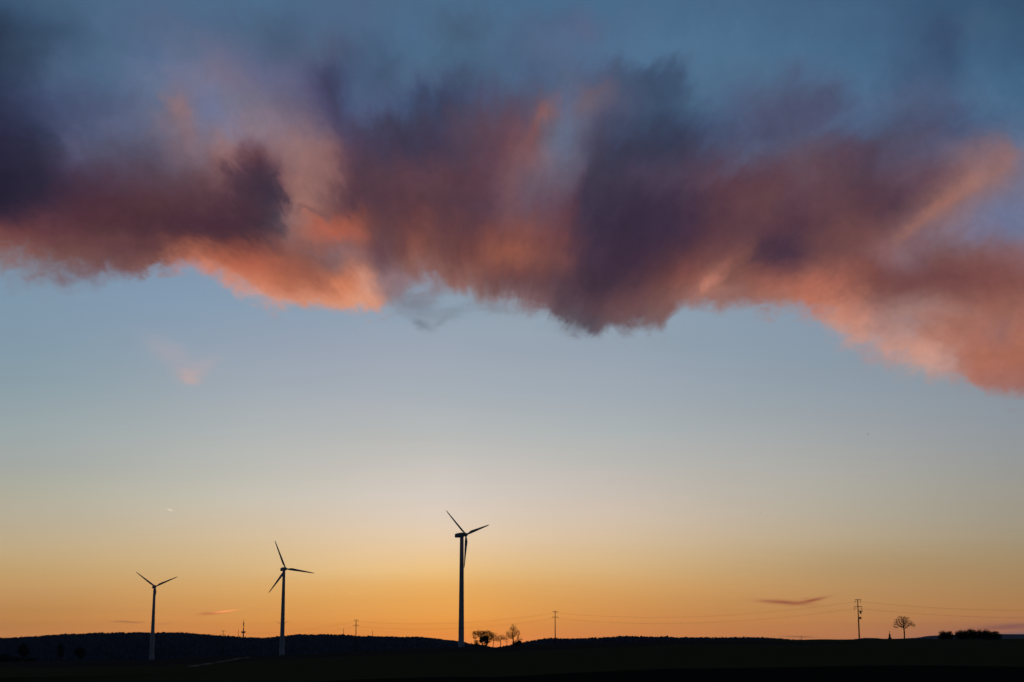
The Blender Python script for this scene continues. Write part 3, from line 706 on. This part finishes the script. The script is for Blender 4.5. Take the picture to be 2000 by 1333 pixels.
make_turbine('tiny distant wind turbine almost hidden behind the middle turbine tower, only blade tips showing', None, (551.5, 1220.5), 7600, R_(15), R_(-62), 34, R_(5), P(551, 1248, 7600).z, 1.4, 2.4, group=None)

# ------------------------------------------------------------------ overhead line
LINE_DIR = {}
def pole_pt(x, top, base, r):
    a = P(x, base, r)
    zg = gz(a.x, a.y)
    return Vector((a.x, a.y, min(zg, a.z + .4) if abs(zg - a.z) > 1.5 else zg)), P(x, top, r).z
pole_defs = [(434.5, 1232, 1280, 815), (694.5, 1211, 1271, 640), (1084.5, 1194, 1259, 585), (1678.2, 1171, 1248.5, 488)]
pole_pos = []
for (x, tpx, bpx, r) in pole_defs:
    a = P(x, bpx, r); pole_pos.append((Vector((a.x, a.y, gz(a.x, a.y))), P(x, tpx, r).z))
ext = P(2390, 1250, 445); pole_pos.append((Vector((ext.x, ext.y, gz(ext.x, ext.y))), P(2390, 1166, 445).z))
extl = P(130, 1290, 1050); pole_pos.insert(0, (Vector((extl.x, extl.y, gz(extl.x, extl.y))), P(130, 1247, 1050).z))
def make_pole(base, ztop, ang, label, gear=False, lean=0.0):
    h = ztop - base.z
    root = empty('utility_pole', base, ang)
    tag(root, label, 'utility pole', 'poles carrying the overhead line')
    def ax(z): return lean * z / h
    s = MB(); s.tube([(0, 0, -.5), (ax(h * .5), 0, h * .5), (ax(h), 0, h)], [.19, .155, .115], 12)
    s.build('shaft', M['pole'], root, True)
    lo = h - 2.1
    pts_ = {}
    for nm, z_, hw in (('upper', h - .1, .9), ('lower', lo, 1.15)):
        c = MB(); c.box((ax(z_), -.16, z_), (hw * 2, .1, .14)); c.tube([(ax(z_) - .5, -.16, z_ - .05), (ax(z_), -.13, z_ - .5), (ax(z_) + .5, -.16, z_ - .05)], .025, 5)
        c.build('crossarm', M['steel'], root)
        for sd in (-1, 1):
            x_ = ax(z_) + sd * (hw - .06)
            i_ = MB(); i_.lathe([(.03, -.5), (.03, -.45), (.075, -.42), (.03, -.38), (.075, -.32), (.03, -.28), (.075, -.22), (.03, -.18), (.075, -.12), (.03, -.08)], 8, (x_, -.16, z_))
            if gear:
                for q_ in (-1, 1): i_.tube([(x_, -.16, z_ - .1), (x_ + q_ * .12, -.16 + q_ * .3, z_ - .45), (x_ + q_ * .26, -.16 + q_ * .5, z_ - 1.0)], .035, 5)
            i_.build('insulator', M['ceramic'], root)
            pts_[(nm, sd)] = Vector((x_, -.16, z_ - .5))
    if gear:
        sw = MB(); sw.box((ax(h) + .75, -.1, h - 3.45), (1.3, .5, .12)); sw.box((ax(h) + .72, -.1, h - 3.85), (.42, .42, .7))
        for k in (-1, 0, 1): sw.lathe([(.04, 0), (.07, .1), (.03, .15), (.07, .22), (.03, .35)], 8, (ax(h) + .75 + k * .45, -.1, h - 3.39))
        sw.build('switchgear', M['box'], root)
        tb = MB(); tb.box((ax(h) + .5, -.1, h - 5.4), (.55, .5, .5)); tb.box((ax(h) + .55, -.1, h - 5.7), (.9, .3, .08)); tb.tube([(ax(h) + .72, -.1, h - 5.15), (ax(h) + .78, -.1, h - 4.7)], .04, 5)
        tb.build('control_box', M['box'], root)
        ld = MB(); ld.tube([(.22, -.05, .5), (ax(h) + .18, -.05, h - 5.6)], .03, 5); ld.build('cable', M['box'], root)
    return root, pts_
labels = [None, 'farthest utility pole, faint against the dark hill left of the middle wind turbine', 'slim utility pole with two crossarms standing against the hill between the two taller turbines', 'utility pole with two crossarms right of the clump of bare trees', 'largest utility pole, with switchgear boxes below its crossarms, left of the lone tree', None]
atts = []
for i, (b_, zt) in enumerate(pole_pos):
    pa = pole_pos[max(i - 1, 0)][0]; pb = pole_pos[min(i + 1, len(pole_pos) - 1)][0]
    d = (pb - pa); d.z = 0; d.normalize()
    # crossarms stand square to the line but are seen almost full width, so keep them turned to the view
    ang = math.atan2(b_.x, b_.y) * -1.0 + (.35 if i < 5 else 0)
    if labels[i]:
        ro, pt = make_pole(b_, zt, ang, labels[i], gear=(i == 4), lean=0)
    else:
        h = zt - b_.z
        pt = {('upper', -1): Vector((-.84, -.16, h - .6)), ('upper', 1): Vector((.84, -.16, h - .6)), ('lower', -1): Vector((-1.09, -.16, h - 2.6)), ('lower', 1): Vector((1.09, -.16, h - 2.6))}
    ca_, sa_ = math.cos(ang), math.sin(ang)
    atts.append({k: Vector((b_.x + v.x * ca_ - v.y * sa_, b_.y + v.x * sa_ + v.y * ca_, b_.z + v.z)) for k, v in pt.items()})
wl = {('upper', -1): 'upper left-hand wire of the sagging overhead line across the orange sky',
      ('upper', 1): 'upper right-hand wire of the sagging overhead line across the orange sky',
      ('lower', -1): 'lower left-hand wire of the sagging overhead line, just above the hills',
      ('lower', 1): 'lower right-hand wire of the sagging overhead line, just above the hills'}
sags = [2.2, 2.2, 2.2, 2.9, 2.6]
for key, lb in wl.items():
    mb = MB(); pts = []
    for i in range(len(atts) - 1):
        a, c = atts[i][key], atts[i + 1][key]
        for k in range(28):
            t_ = k / 28; p_ = a.lerp(c, t_); p_.z -= (sags[i] + (.15 if key[1] > 0 else 0)) * 4 * t_ * (1 - t_); pts.append(p_)
    pts.append(atts[-1][key])
    mb.tube(pts, .009, 5)
    tag(mb.build('overhead_wire', M['wire'], None, True), lb, 'wire', 'wires of the overhead line')

# ------------------------------------------------------------------ bare trees by space colonisation
def grow(att, base, top, step=.35, kill=.5, infl=3.0, max_it=90, seed=0, wig=.12):
    rng = np.random.default_rng(seed)
    base = np.array(base, float); top = np.array(top, float)
    n0 = max(2, int(np.linalg.norm(top - base) / step))
    nodes = [base + (top - base) * i / n0 + (rng.normal(0, .03, 3) if i else 0) for i in range(n0 + 1)]
    par = [-1] + list(range(n0))
    att = np.array(att, float)
    for _ in range(max_it):
        if not len(att): break
        N = np.array(nodes)
        d = np.linalg.norm(att[:, None] - N[None], axis=2)
        near_ = d.argmin(1); dm = d.min(1)
        infl_ = dm < infl
        if not infl_.any():
            infl_ = dm <= dm.min() + .5
        add = []
        for k in np.unique(near_[infl_]):
            sel = att[infl_ & (near_ == k)]
            v = sel - N[k]; v = (v / np.linalg.norm(v, axis=1)[:, None]).sum(0)
            L = np.linalg.norm(v)
            if L < 1e-3: continue
            v = v / L + rng.normal(0, wig, 3); v /= np.linalg.norm(v)
            add.append((k, N[k] + v * step))
        if not add: break
        new = []
        for k, p_ in add:
            nodes.append(p_); par.append(int(k)); new.append(p_)
        dn2 = np.linalg.norm(att[:, None] - np.array(new)[None], axis=2).min(1)
        att = att[dn2 > kill]
    return np.array(nodes), np.array(par)
def tree_meshes(nodes, par, r_tip=.012, r_base=.2, twig_cut=.05, twigs=2, twig_len=.5, seed=0, leaves=0, leaf_size=.16, leaf_sel=None):
    rng = np.random.default_rng(seed + 77)
    n = len(nodes); w = np.zeros(n); kids = [[] for _ in range(n)]
    for i in range(n):
        if par[i] >= 0: kids[par[i]].append(i)
    for i in range(n - 1, -1, -1):
        w[i] = 1.0 if not kids[i] else sum(w[k] for k in kids[i])
    rad = r_tip + (r_base - r_tip) * (w / w[0]) ** .43
    tr = MB(); cr = MB()
    def seg(mb, a, c, ra, rc, nn):
        a = Vector(a); c = Vector(c); d = (c - a)
        if d.length < 1e-4: return
        d.normalize(); o = d.orthogonal().normalized(); p_ = d.cross(o)
        mb.loft([[a + (o * math.cos(2 * math.pi * k / nn) + p_ * math.sin(2 * math.pi * k / nn)) * ra for k in range(nn)],
                 [c + (o * math.cos(2 * math.pi * k / nn) + p_ * math.sin(2 * math.pi * k / nn)) * rc for k in range(nn)]], False, False)
    for i in range(1, n):
        p_ = par[i]
        r0_ = rad[p_] if kids[p_][0] == i or rad[p_] < rad[i] * 1.4 else rad[i] * 1.2
        thick = rad[i] > twig_cut
        seg(tr if thick else cr, nodes[p_], nodes[i], r0_, rad[i], 7 if thick else 3)
        if w[i] < 14:
            d0 = nodes[i] - nodes[p_]; d0 = d0 / (np.linalg.norm(d0) + 1e-6)
            for _ in range(twigs):
                v = d0 * .7 + rng.normal(0, .55, 3) + np.array([0, 0, .15]); v /= np.linalg.norm(v)
                L = twig_len * rng.uniform(.5, 1.3)
                mid = nodes[i] + v * L * .5; v2 = v + rng.normal(0, .3, 3)
                seg(cr, nodes[i], mid, r_tip * .9, r_tip * .7, 3); seg(cr, mid, mid + v2 * L * .5, r_tip * .7, r_tip * .35, 3)
    lf = MB()
    if leaves:
        tips = [i for i in range(n) if w[i] < 8 and (leaf_sel is None or leaf_sel(nodes[i]))]
        for _ in range(leaves if tips else 0):
            c = Vector(nodes[tips[rng.integers(len(tips))]]) + Vector(rng.normal(0, .22, 3))
            a = Vector(rng.normal(0, 1, 3)).normalized(); b_ = a.orthogonal().normalized(); s_ = leaf_size * rng.uniform(.6, 1.3)
            k0 = len(lf.v); lf.v += [tuple(c - a * s_), tuple(c + b_ * s_ * .55), tuple(c + a * s_), tuple(c - b_ * s_ * .55)]; lf.f.append((k0, k0 + 1, k0 + 2, k0 + 3))
    return tr, cr, lf
def env_pts(ells, n, seed):
    """random points inside a union of ellipsoids (cx, cy, cz, rx, ry, rz)"""
    rng = np.random.default_rng(seed); out = []
    vol = np.array([e[3] * e[4] * e[5] for e in ells]); vol = vol / vol.sum()
    for e, v in zip(ells, vol):
        k = int(n * v) + 1
        d = rng.normal(0, 1, (k, 3)); d /= np.linalg.norm(d, axis=1)[:, None]
        out.append(np.array(e[:3]) + d * (rng.uniform(0, 1, (k, 1)) ** .4) * np.array(e[3:]))
    return np.concatenate(out)
def place_tree(name, label, cat, base, ells, top, n_att, seed, group=None, r_base=.2, leaves=0, leaf_sel=None, twigs=2, step=.32, kill=.42, twig_len=.5, r_tip=.012, trunk_name='trunk', leaf_size=.16, start=(0, 0, -.3)):
    nodes, par = grow(env_pts(ells, n_att, seed), start, top, step=step, kill=kill, seed=seed)
    tr, cr, lf = tree_meshes(nodes, par, r_base=r_base, seed=seed, leaves=leaves, leaf_sel=leaf_sel, twigs=twigs, twig_len=twig_len, r_tip=r_tip, leaf_size=leaf_size)
    root = empty(name, base, 0)
    tag(root, label, cat, group)
    tr.build(trunk_name, M['bark'], root, True)
    cr.build('crown' if trunk_name == 'trunk' else 'branches', M['twig'], root)
    if lf.v: lf.build('foliage', M['leaf'], root)
    return root
def gp(x, y, r, dz=0.0):
    a = P(x, y, r); return Vector((a.x, a.y, gz(a.x, a.y) + dz))
def on_px(x, y, r):
    a = P(x, y, r); return a

# lone tree, right
b0 = gp(1766.5, 1248, 486)
place_tree('bare_tree', 'lone leafless tree with a rounded spreading crown on the field crest', 'tree', b0,
    [(-.2, 0, 5.1, 2.4, 2.2, 1.7), (-2.0, 0, 4.3, 1.3, 1.4, .9), (2.1, 0, 4.3, 1.3, 1.4, .9), (2.9, .3, 3.7, .7, 1.0, .45), (-2.3, 0, 3.3, .9, 1.0, .35), (0, 0, 3.6, 1.4, 1.6, .8)], (.05, 0, 2.2), 900, 12, r_base=.2, twigs=2, twig_len=.45, step=.28, kill=.36, r_tip=.014)
# clump right of the tall turbine
cz = 650.0
def cl(x): return gp(x, 1261, cz)
SCL = cz / FPX                                                   # metres per pixel there
place_tree('bare_tree', 'upright leafless tree with fanning branches, tallest of the clump, at its right end', 'tree', gp(1002.5, 1259, 650, .0),
    [(0, 0, 6.4, 1.7, 1.6, 2.6), (-2.1, 0, 4.9, 1.2, 1.4, 1.3), (1.8, 0, 5.2, 1.3, 1.4, 1.7), (-1.2, 0, 3.8, 1.5, 1.4, 1.0), (2.6, 0, 3.0, 1.3, 1.2, .8), (0, 0, 4.6, 1.8, 1.5, 1.2)], (.0, 0, 1.2), 1100, 21, 'bare trees in the roadside clump', r_base=.27, twigs=1, twig_len=.5, kill=.36, r_tip=.018)
place_tree('leafy_tree', 'broad tree with patchy dark foliage at the left end of the clump', 'tree', gp(943, 1262, 648),
    [(-3.3, 0, 5.4, 1.2, 1.2, 1.1), (-1.9, 0, 5.7, 1.4, 1.2, 1.1), (-.2, 0, 5.6, 1.4, 1.2, 1.1), (.2, 0, 4.7, 3.0, 1.2, .8), (1.4, 0, 5.7, 1.5, 1.3, 1.1), (3.0, 0, 5.3, 1.3, 1.2, 1.1), (3.9, 0, 4.5, .8, 1.0, .7), (-3.0, 0, 3.7, 1.3, 1.0, .35), (-2.6, 0, 2.4, 1.1, 1.0, .5), (3.2, 0, 3.3, 1.3, 1.0, .5), (2.6, 0, 2.2, .9, 1.0, .5)], (-.1, 0, 1.3), 1600, 31, 'bare trees in the roadside clump', r_base=.22, leaves=1500, twigs=1, twig_len=.5, leaf_size=.17, r_tip=.022)
place_tree('bush', 'dense dark ivy-like bush with bare lower stems, in front of the broad leafy tree', 'bush', gp(946, 1262, 640),
    [(-.5, 0, 3.1, 1.5, 1.2, 1.0), (.6, 0, 3.4, 1.4, 1.1, 1.0), (.9, 0, 2.3, .9, .9, .9), (-1.3, 0, 2.1, .8, .8, .5), (.7, 0, 1.2, .5, .6, .7)], (.1, 0, 1.0), 620, 35, None, r_base=.15, leaves=3300, leaf_size=.19, trunk_name='stem', twig_len=.6)
place_tree('bare_tree', 'slender leafless tree with thin twigs, second from the left in the clump', 'tree', gp(963, 1262, 655),
    [(.3, 0, 4.7, 1.7, 1.3, 1.3), (1.1, 0, 3.2, 1.6, 1.1, .7), (-1.0, 0, 4.0, 1.0, 1.0, .8)], (.05, 0, 1.7), 760, 41, 'bare trees in the roadside clump', r_base=.13, twigs=1, twig_len=.5, kill=.36, r_tip=.02)
place_tree('bare_tree', 'low leafless tree with a flat twiggy crown in the middle of the clump', 'tree', gp(978, 1263, 652),
    [(.3, 0, 3.9, 2.2, 1.3, 1.1), (-1.3, 0, 3.0, 1.3, 1.1, .9), (2.0, 0, 3.5, 1.1, 1.0, .8)], (0, 0, 1.4), 900, 43, 'bare trees in the roadside clump', r_base=.14, twigs=1, twig_len=.5, kill=.34, r_tip=.02)
place_tree('bare_tree', 'sapling, smallest and thinnest of the leafless trees, left of the tallest one', 'tree', gp(990, 1262, 656),
    [(0, 0, 2.6, 1.1, 1.0, 1.0)], (0, 0, 1.0), 160, 45, 'bare trees in the roadside clump', r_base=.07, twigs=1, twig_len=.35)
place_tree('bush', 'low dark bush at the foot of the tallest leafless tree', 'bush', gp(1009, 1259, 646),
    [(0, 0, .9, 1.7, 1.1, .9), (1.0, 0, 1.3, 1.2, 1.0, .9)], (0, 0, .4), 300, 47, None, r_base=.08, leaves=2200, leaf_size=.16, trunk_name='stem')
place_tree('bush', 'sparse low bush under the left edge of the broad leafy tree', 'bush', gp(930.5, 1262, 652),
    [(0, 0, 1.3, 1.2, 1.0, 1.3)], (0, 0, .4), 240, 49, None, r_base=.07, leaves=420, leaf_size=.15, trunk_name='stem')

# hedge of dense bushes, right
hb = [(1842.5, 17, 16, 'low rounded bush at the left end of the hedge row'), (1855, 14, 16.5, 'second bush from the left in the hedge row, just before its small dip'),
      (1874, 15, 18, 'third bush from the left in the hedge row, right of the dip'), (1884, 17, 17, 'fourth bush from the left in the hedge row'),
      (1897, 19, 20, 'tallest bush of the hedge row, at its middle'), (1911, 18, 18.5, 'bush just right of the tallest one in the hedge row'),
      (1927, 20, 18, 'second bush from the right in the hedge row'), (1943, 22, 16.5, 'wide bush at the right end of the hedge row')]
protos = []
for k, (x, wpx, hpx, lb) in enumerate(hb):
    r = 486.0; base = gp(x, 1249, r); mpp = r / FPX
    if k < 3:
        rngb = random.Random(60 + k)
        ro = place_tree('bush', lb, 'bush', base,
            [(0, 0, 1.35, 1.25, 1.2, 1.25), (rngb.uniform(-.5, .5), .2, 1.9, .8, .8, .75), (.75, 0, .8, .8, .8, .8), (-.75, 0, .8, .8, .8, .8)], (0, 0, .35), 420, 60 + k, 'bushes in the hedge row', r_base=.09, leaves=1900, leaf_size=.12, twigs=3, twig_len=.6, trunk_name='stem')
        ro.scale = (wpx * mpp / 2.45, 1.0, hpx * mpp / 2.75); protos.append(ro)
    else:
        ro = copy_thing(protos[k % 3], base, 0.0, (wpx * mpp / 2.35 * (1 if k % 2 else -1), 1.0, hpx * mpp / 2.75))
        ro['label'] = lb

# dark trees low on the left, in front of the wooded hill
for (x, yb, yt, wd, r, lb, sd) in ((45, 1288, 1257, 20, 960, 'dark leafy tree farthest left, barely seen against the hill', 71), (117, 1290, 1258, 12, 965, 'narrow dark tree, middle one of the three left of the leftmost turbine', 73), (155, 1289, 1264, 20, 955, 'squat dark tree nearest the leftmost turbine', 75)):
    base = gp(x, yb, r); H = (YH - yt) / FPX * r + EYE - base.z; wv = wd * r / FPX / 2
    place_tree('leafy_tree', lb, 'tree', base, [(0, 0, H * .62, wv, wv, H * .36), (wv * .3, 0, H * .45, wv * .8, wv * .8, H * .22)], (0, 0, H * .28), 420, sd, 'dark trees low on the left', r_base=.25, leaves=3000, leaf_size=.3, step=.5, kill=.6)
for (x, wpx, hpx, r, lb) in ((8, 34, 14, 950, 'low dark thicket at the left edge of the picture'), (30, 30, 9, 955, 'low dark thicket between the left edge and the first dark tree'), (60, 22, 8, 955, 'small dark bush just right of the first dark tree')):
    base = gp(x, 1289, r); mpp = r / FPX
    ro = copy_thing(protos[0], base, .4, (wpx * mpp / 2.9, 2.0, hpx * mpp / 2.75)); ro['label'] = lb; ro['group'] = 'dark thickets low on the left'

# ------------------------------------------------------------------ wayside cross
wb = gp(1738, 1248, 484)
root = empty('wayside_cross', wb)
tag(root, 'small stone wayside cross on a stepped pedestal left of the lone tree', 'wayside cross')
m_ = MB(); m_.box((0, 0, .12), (1.0, 1.0, .34)); m_.box((0, 0, .38), (.74, .74, .18)); m_.build('plinth', M['stone'], root)
m_ = MB(); m_.box((0, 0, .86), (.52, .46, .78), .8); m_.box((0, 0, 1.28), (.56, .5, .07)); m_.box((0, 0, 1.52), (.26, .22, .42), .7); m_.build('pedestal', M['stone'], root)
m_ = MB(); m_.box((0, 0, 2.05), (.09, .09, .66)); m_.box((-.13, 0, 2.16), (.17, .085, .085)); m_.box((.13, 0, 2.16), (.17, .085, .085)); m_.build('cross', M['stone'], root)

# ------------------------------------------------------------------ far masts on the hills
tb = P(475, 1247, 6690)
root = empty('telecom_tower', (tb.x, tb.y, tb.z - 6))
tag(root, 'tall telecom tower with a round platform rising from the dip in the wooded hills', 'tower')
k_ = 6690 / FPX
H0 = 6
m_ = MB(); m_.lathe([(3.2, 0), (2.6, H0 + 2 * k_), (2.2, H0 + 12 * k_), (1.9, H0 + 18 * k_)], 16); m_.build('shaft', M['concrete'], root, True)
m_ = MB(); m_.lathe([(3, H0 + 9.6 * k_), (8.5, H0 + 10.4 * k_), (9.2, H0 + 11.0 * k_), (9.2, H0 + 12.4 * k_), (7, H0 + 12.8 * k_), (2.4, H0 + 13.0 * k_)], 24); m_.build('platform', M['concrete'], root)
m_ = MB(); m_.lathe([(1.3, H0 + 18 * k_), (1.2, H0 + 24 * k_), (1.9, H0 + 24.2 * k_), (1.9, H0 + 29.5 * k_), (.7, H0 + 30 * k_), (.4, H0 + 36 * k_)], 10); m_.build('antenna', M['steel'], root)
for (x, yt, yb, r, lb) in ((465.5, 1231, 1243, 6650, 'short thin mast beside the telecom tower on the hill'), (671, 1229, 1241, 6650, 'thin mast on the hill just left of the slim utility pole'), (727.5, 1233, 1242, 6650, 'thin mast on the hill right of the slim utility pole'), (1566, 1243.5, 1252, 5450, 'tiny mast at the right end of the low wooded ridge')):
    a = P(x, yb, r); hh = (yb - yt) * r / FPX
    root = empty('radio_mast', (a.x, a.y, a.z - 4))
    tag(root, lb, 'mast', 'thin masts on the wooded hills')
    m_ = MB()
    for sx_, sy_ in ((-1, -1), (1, -1), (0, 1)): m_.tube([(sx_ * .9, sy_ * .9, 0), (sx_ * .4, sy_ * .4, hh + 4)], .28, 5)
    nst = 8
    for i in range(nst):
        z0 = (hh + 4) * i / nst; z1 = (hh + 4) * (i + 1) / nst
        w0 = .9 - .5 * i / nst; w1 = .9 - .5 * (i + 1) / nst
        m_.tube([(-w0, -w0, z0), (w1, -w1, z1)], .1, 4); m_.tube([(w0, -w0, z0), (0, w1, z1)], .1, 4); m_.tube([(0, w0, z0), (-w1, -w1, z1)], .1, 4)
    m_.build('lattice', M['steel'], root)
    m_ = MB(); m_.tube([(0, 0, hh + 3), (0, 0, hh + 6)], .3, 6); m_.build('antenna', M['steel'], root)

# ------------------------------------------------------------------ birds
def make_bird(loc, rz, bank, label):
    m_ = MB()
    prof = [(.005, -.17), (.03, -.13), (.05, -.05), (.052, .03), (.03, .1), (.034, .13), (.022, .16), (.004, .19)]
    m_.loft([[(r * math.cos(2 * math.pi * k / 8), z, r * .9 * math.sin(2 * math.pi * k / 8)) for k in range(8)] for r, z in prof])
    for s_ in (-1, 1):
        tips = [(0.03, .05, -.07, .012), (.2, .07, -.05, .07), (.36, .02, -.06, .05), (.5, -.06, -.1, .0)]
        rings = [[(s_ * x, yf, z + .006), (s_ * x, yb_, z + .004), (s_ * x, yb_, z - .004), (s_ * x, yf, z - .006)] for x, yf, yb_, z in tips]
        m_.loft(rings)
    m_.loft([[(-.03, -.12, .008), (.03, -.12, .008), (.03, -.12, -.008), (-.03, -.12, -.008)], [(-.07, -.26, .004), (.07, -.26, .004), (.07, -.26, -.004), (-.07, -.26, -.004)]])
    o = m_.build('bird', M['bird'])
    o.location = loc; o.rotation_euler = (0, bank, rz)
    tag(o, label, 'bird', 'birds high in the clear sky')
    return o
make_bird(P(1191, 941, 520), .5, -.7, 'tiny dark bird in the pale sky, leftmost of the three')
make_bird(P(1485.5, 1001.5, 460), -.6, .5, 'tiny dark bird in the pale sky, lowest of the three')
make_bird(P(1695, 848, 600), .9, .8, 'tiny dark bird below the pink cloud, highest of the three')

# ------------------------------------------------------------------ evening haze over the land
HZ = MB()
hx = 24000.0
zlo, zhi = -160.0, 330.0
HZ.box((0, 0, (zlo + zhi) / 2), (2 * hx, 2 * hx, zhi - zlo))
hm = bpy.data.materials.new('evening_haze'); hm.use_nodes = True
hn = hm.node_tree; hn.nodes.remove(hn.nodes['Principled BSDF'])
pv = hn.nodes.new('ShaderNodeVolumePrincipled')
pv.inputs['Color'].default_value = (.45, .6, 1.0, 1)
pv.inputs['Density'].default_value = HAZE
hn.links.new(pv.outputs[0], hn.nodes['Material Output'].inputs['Volume'])
ho = HZ.build('haze', hm)
tag(ho, kind='stuff')
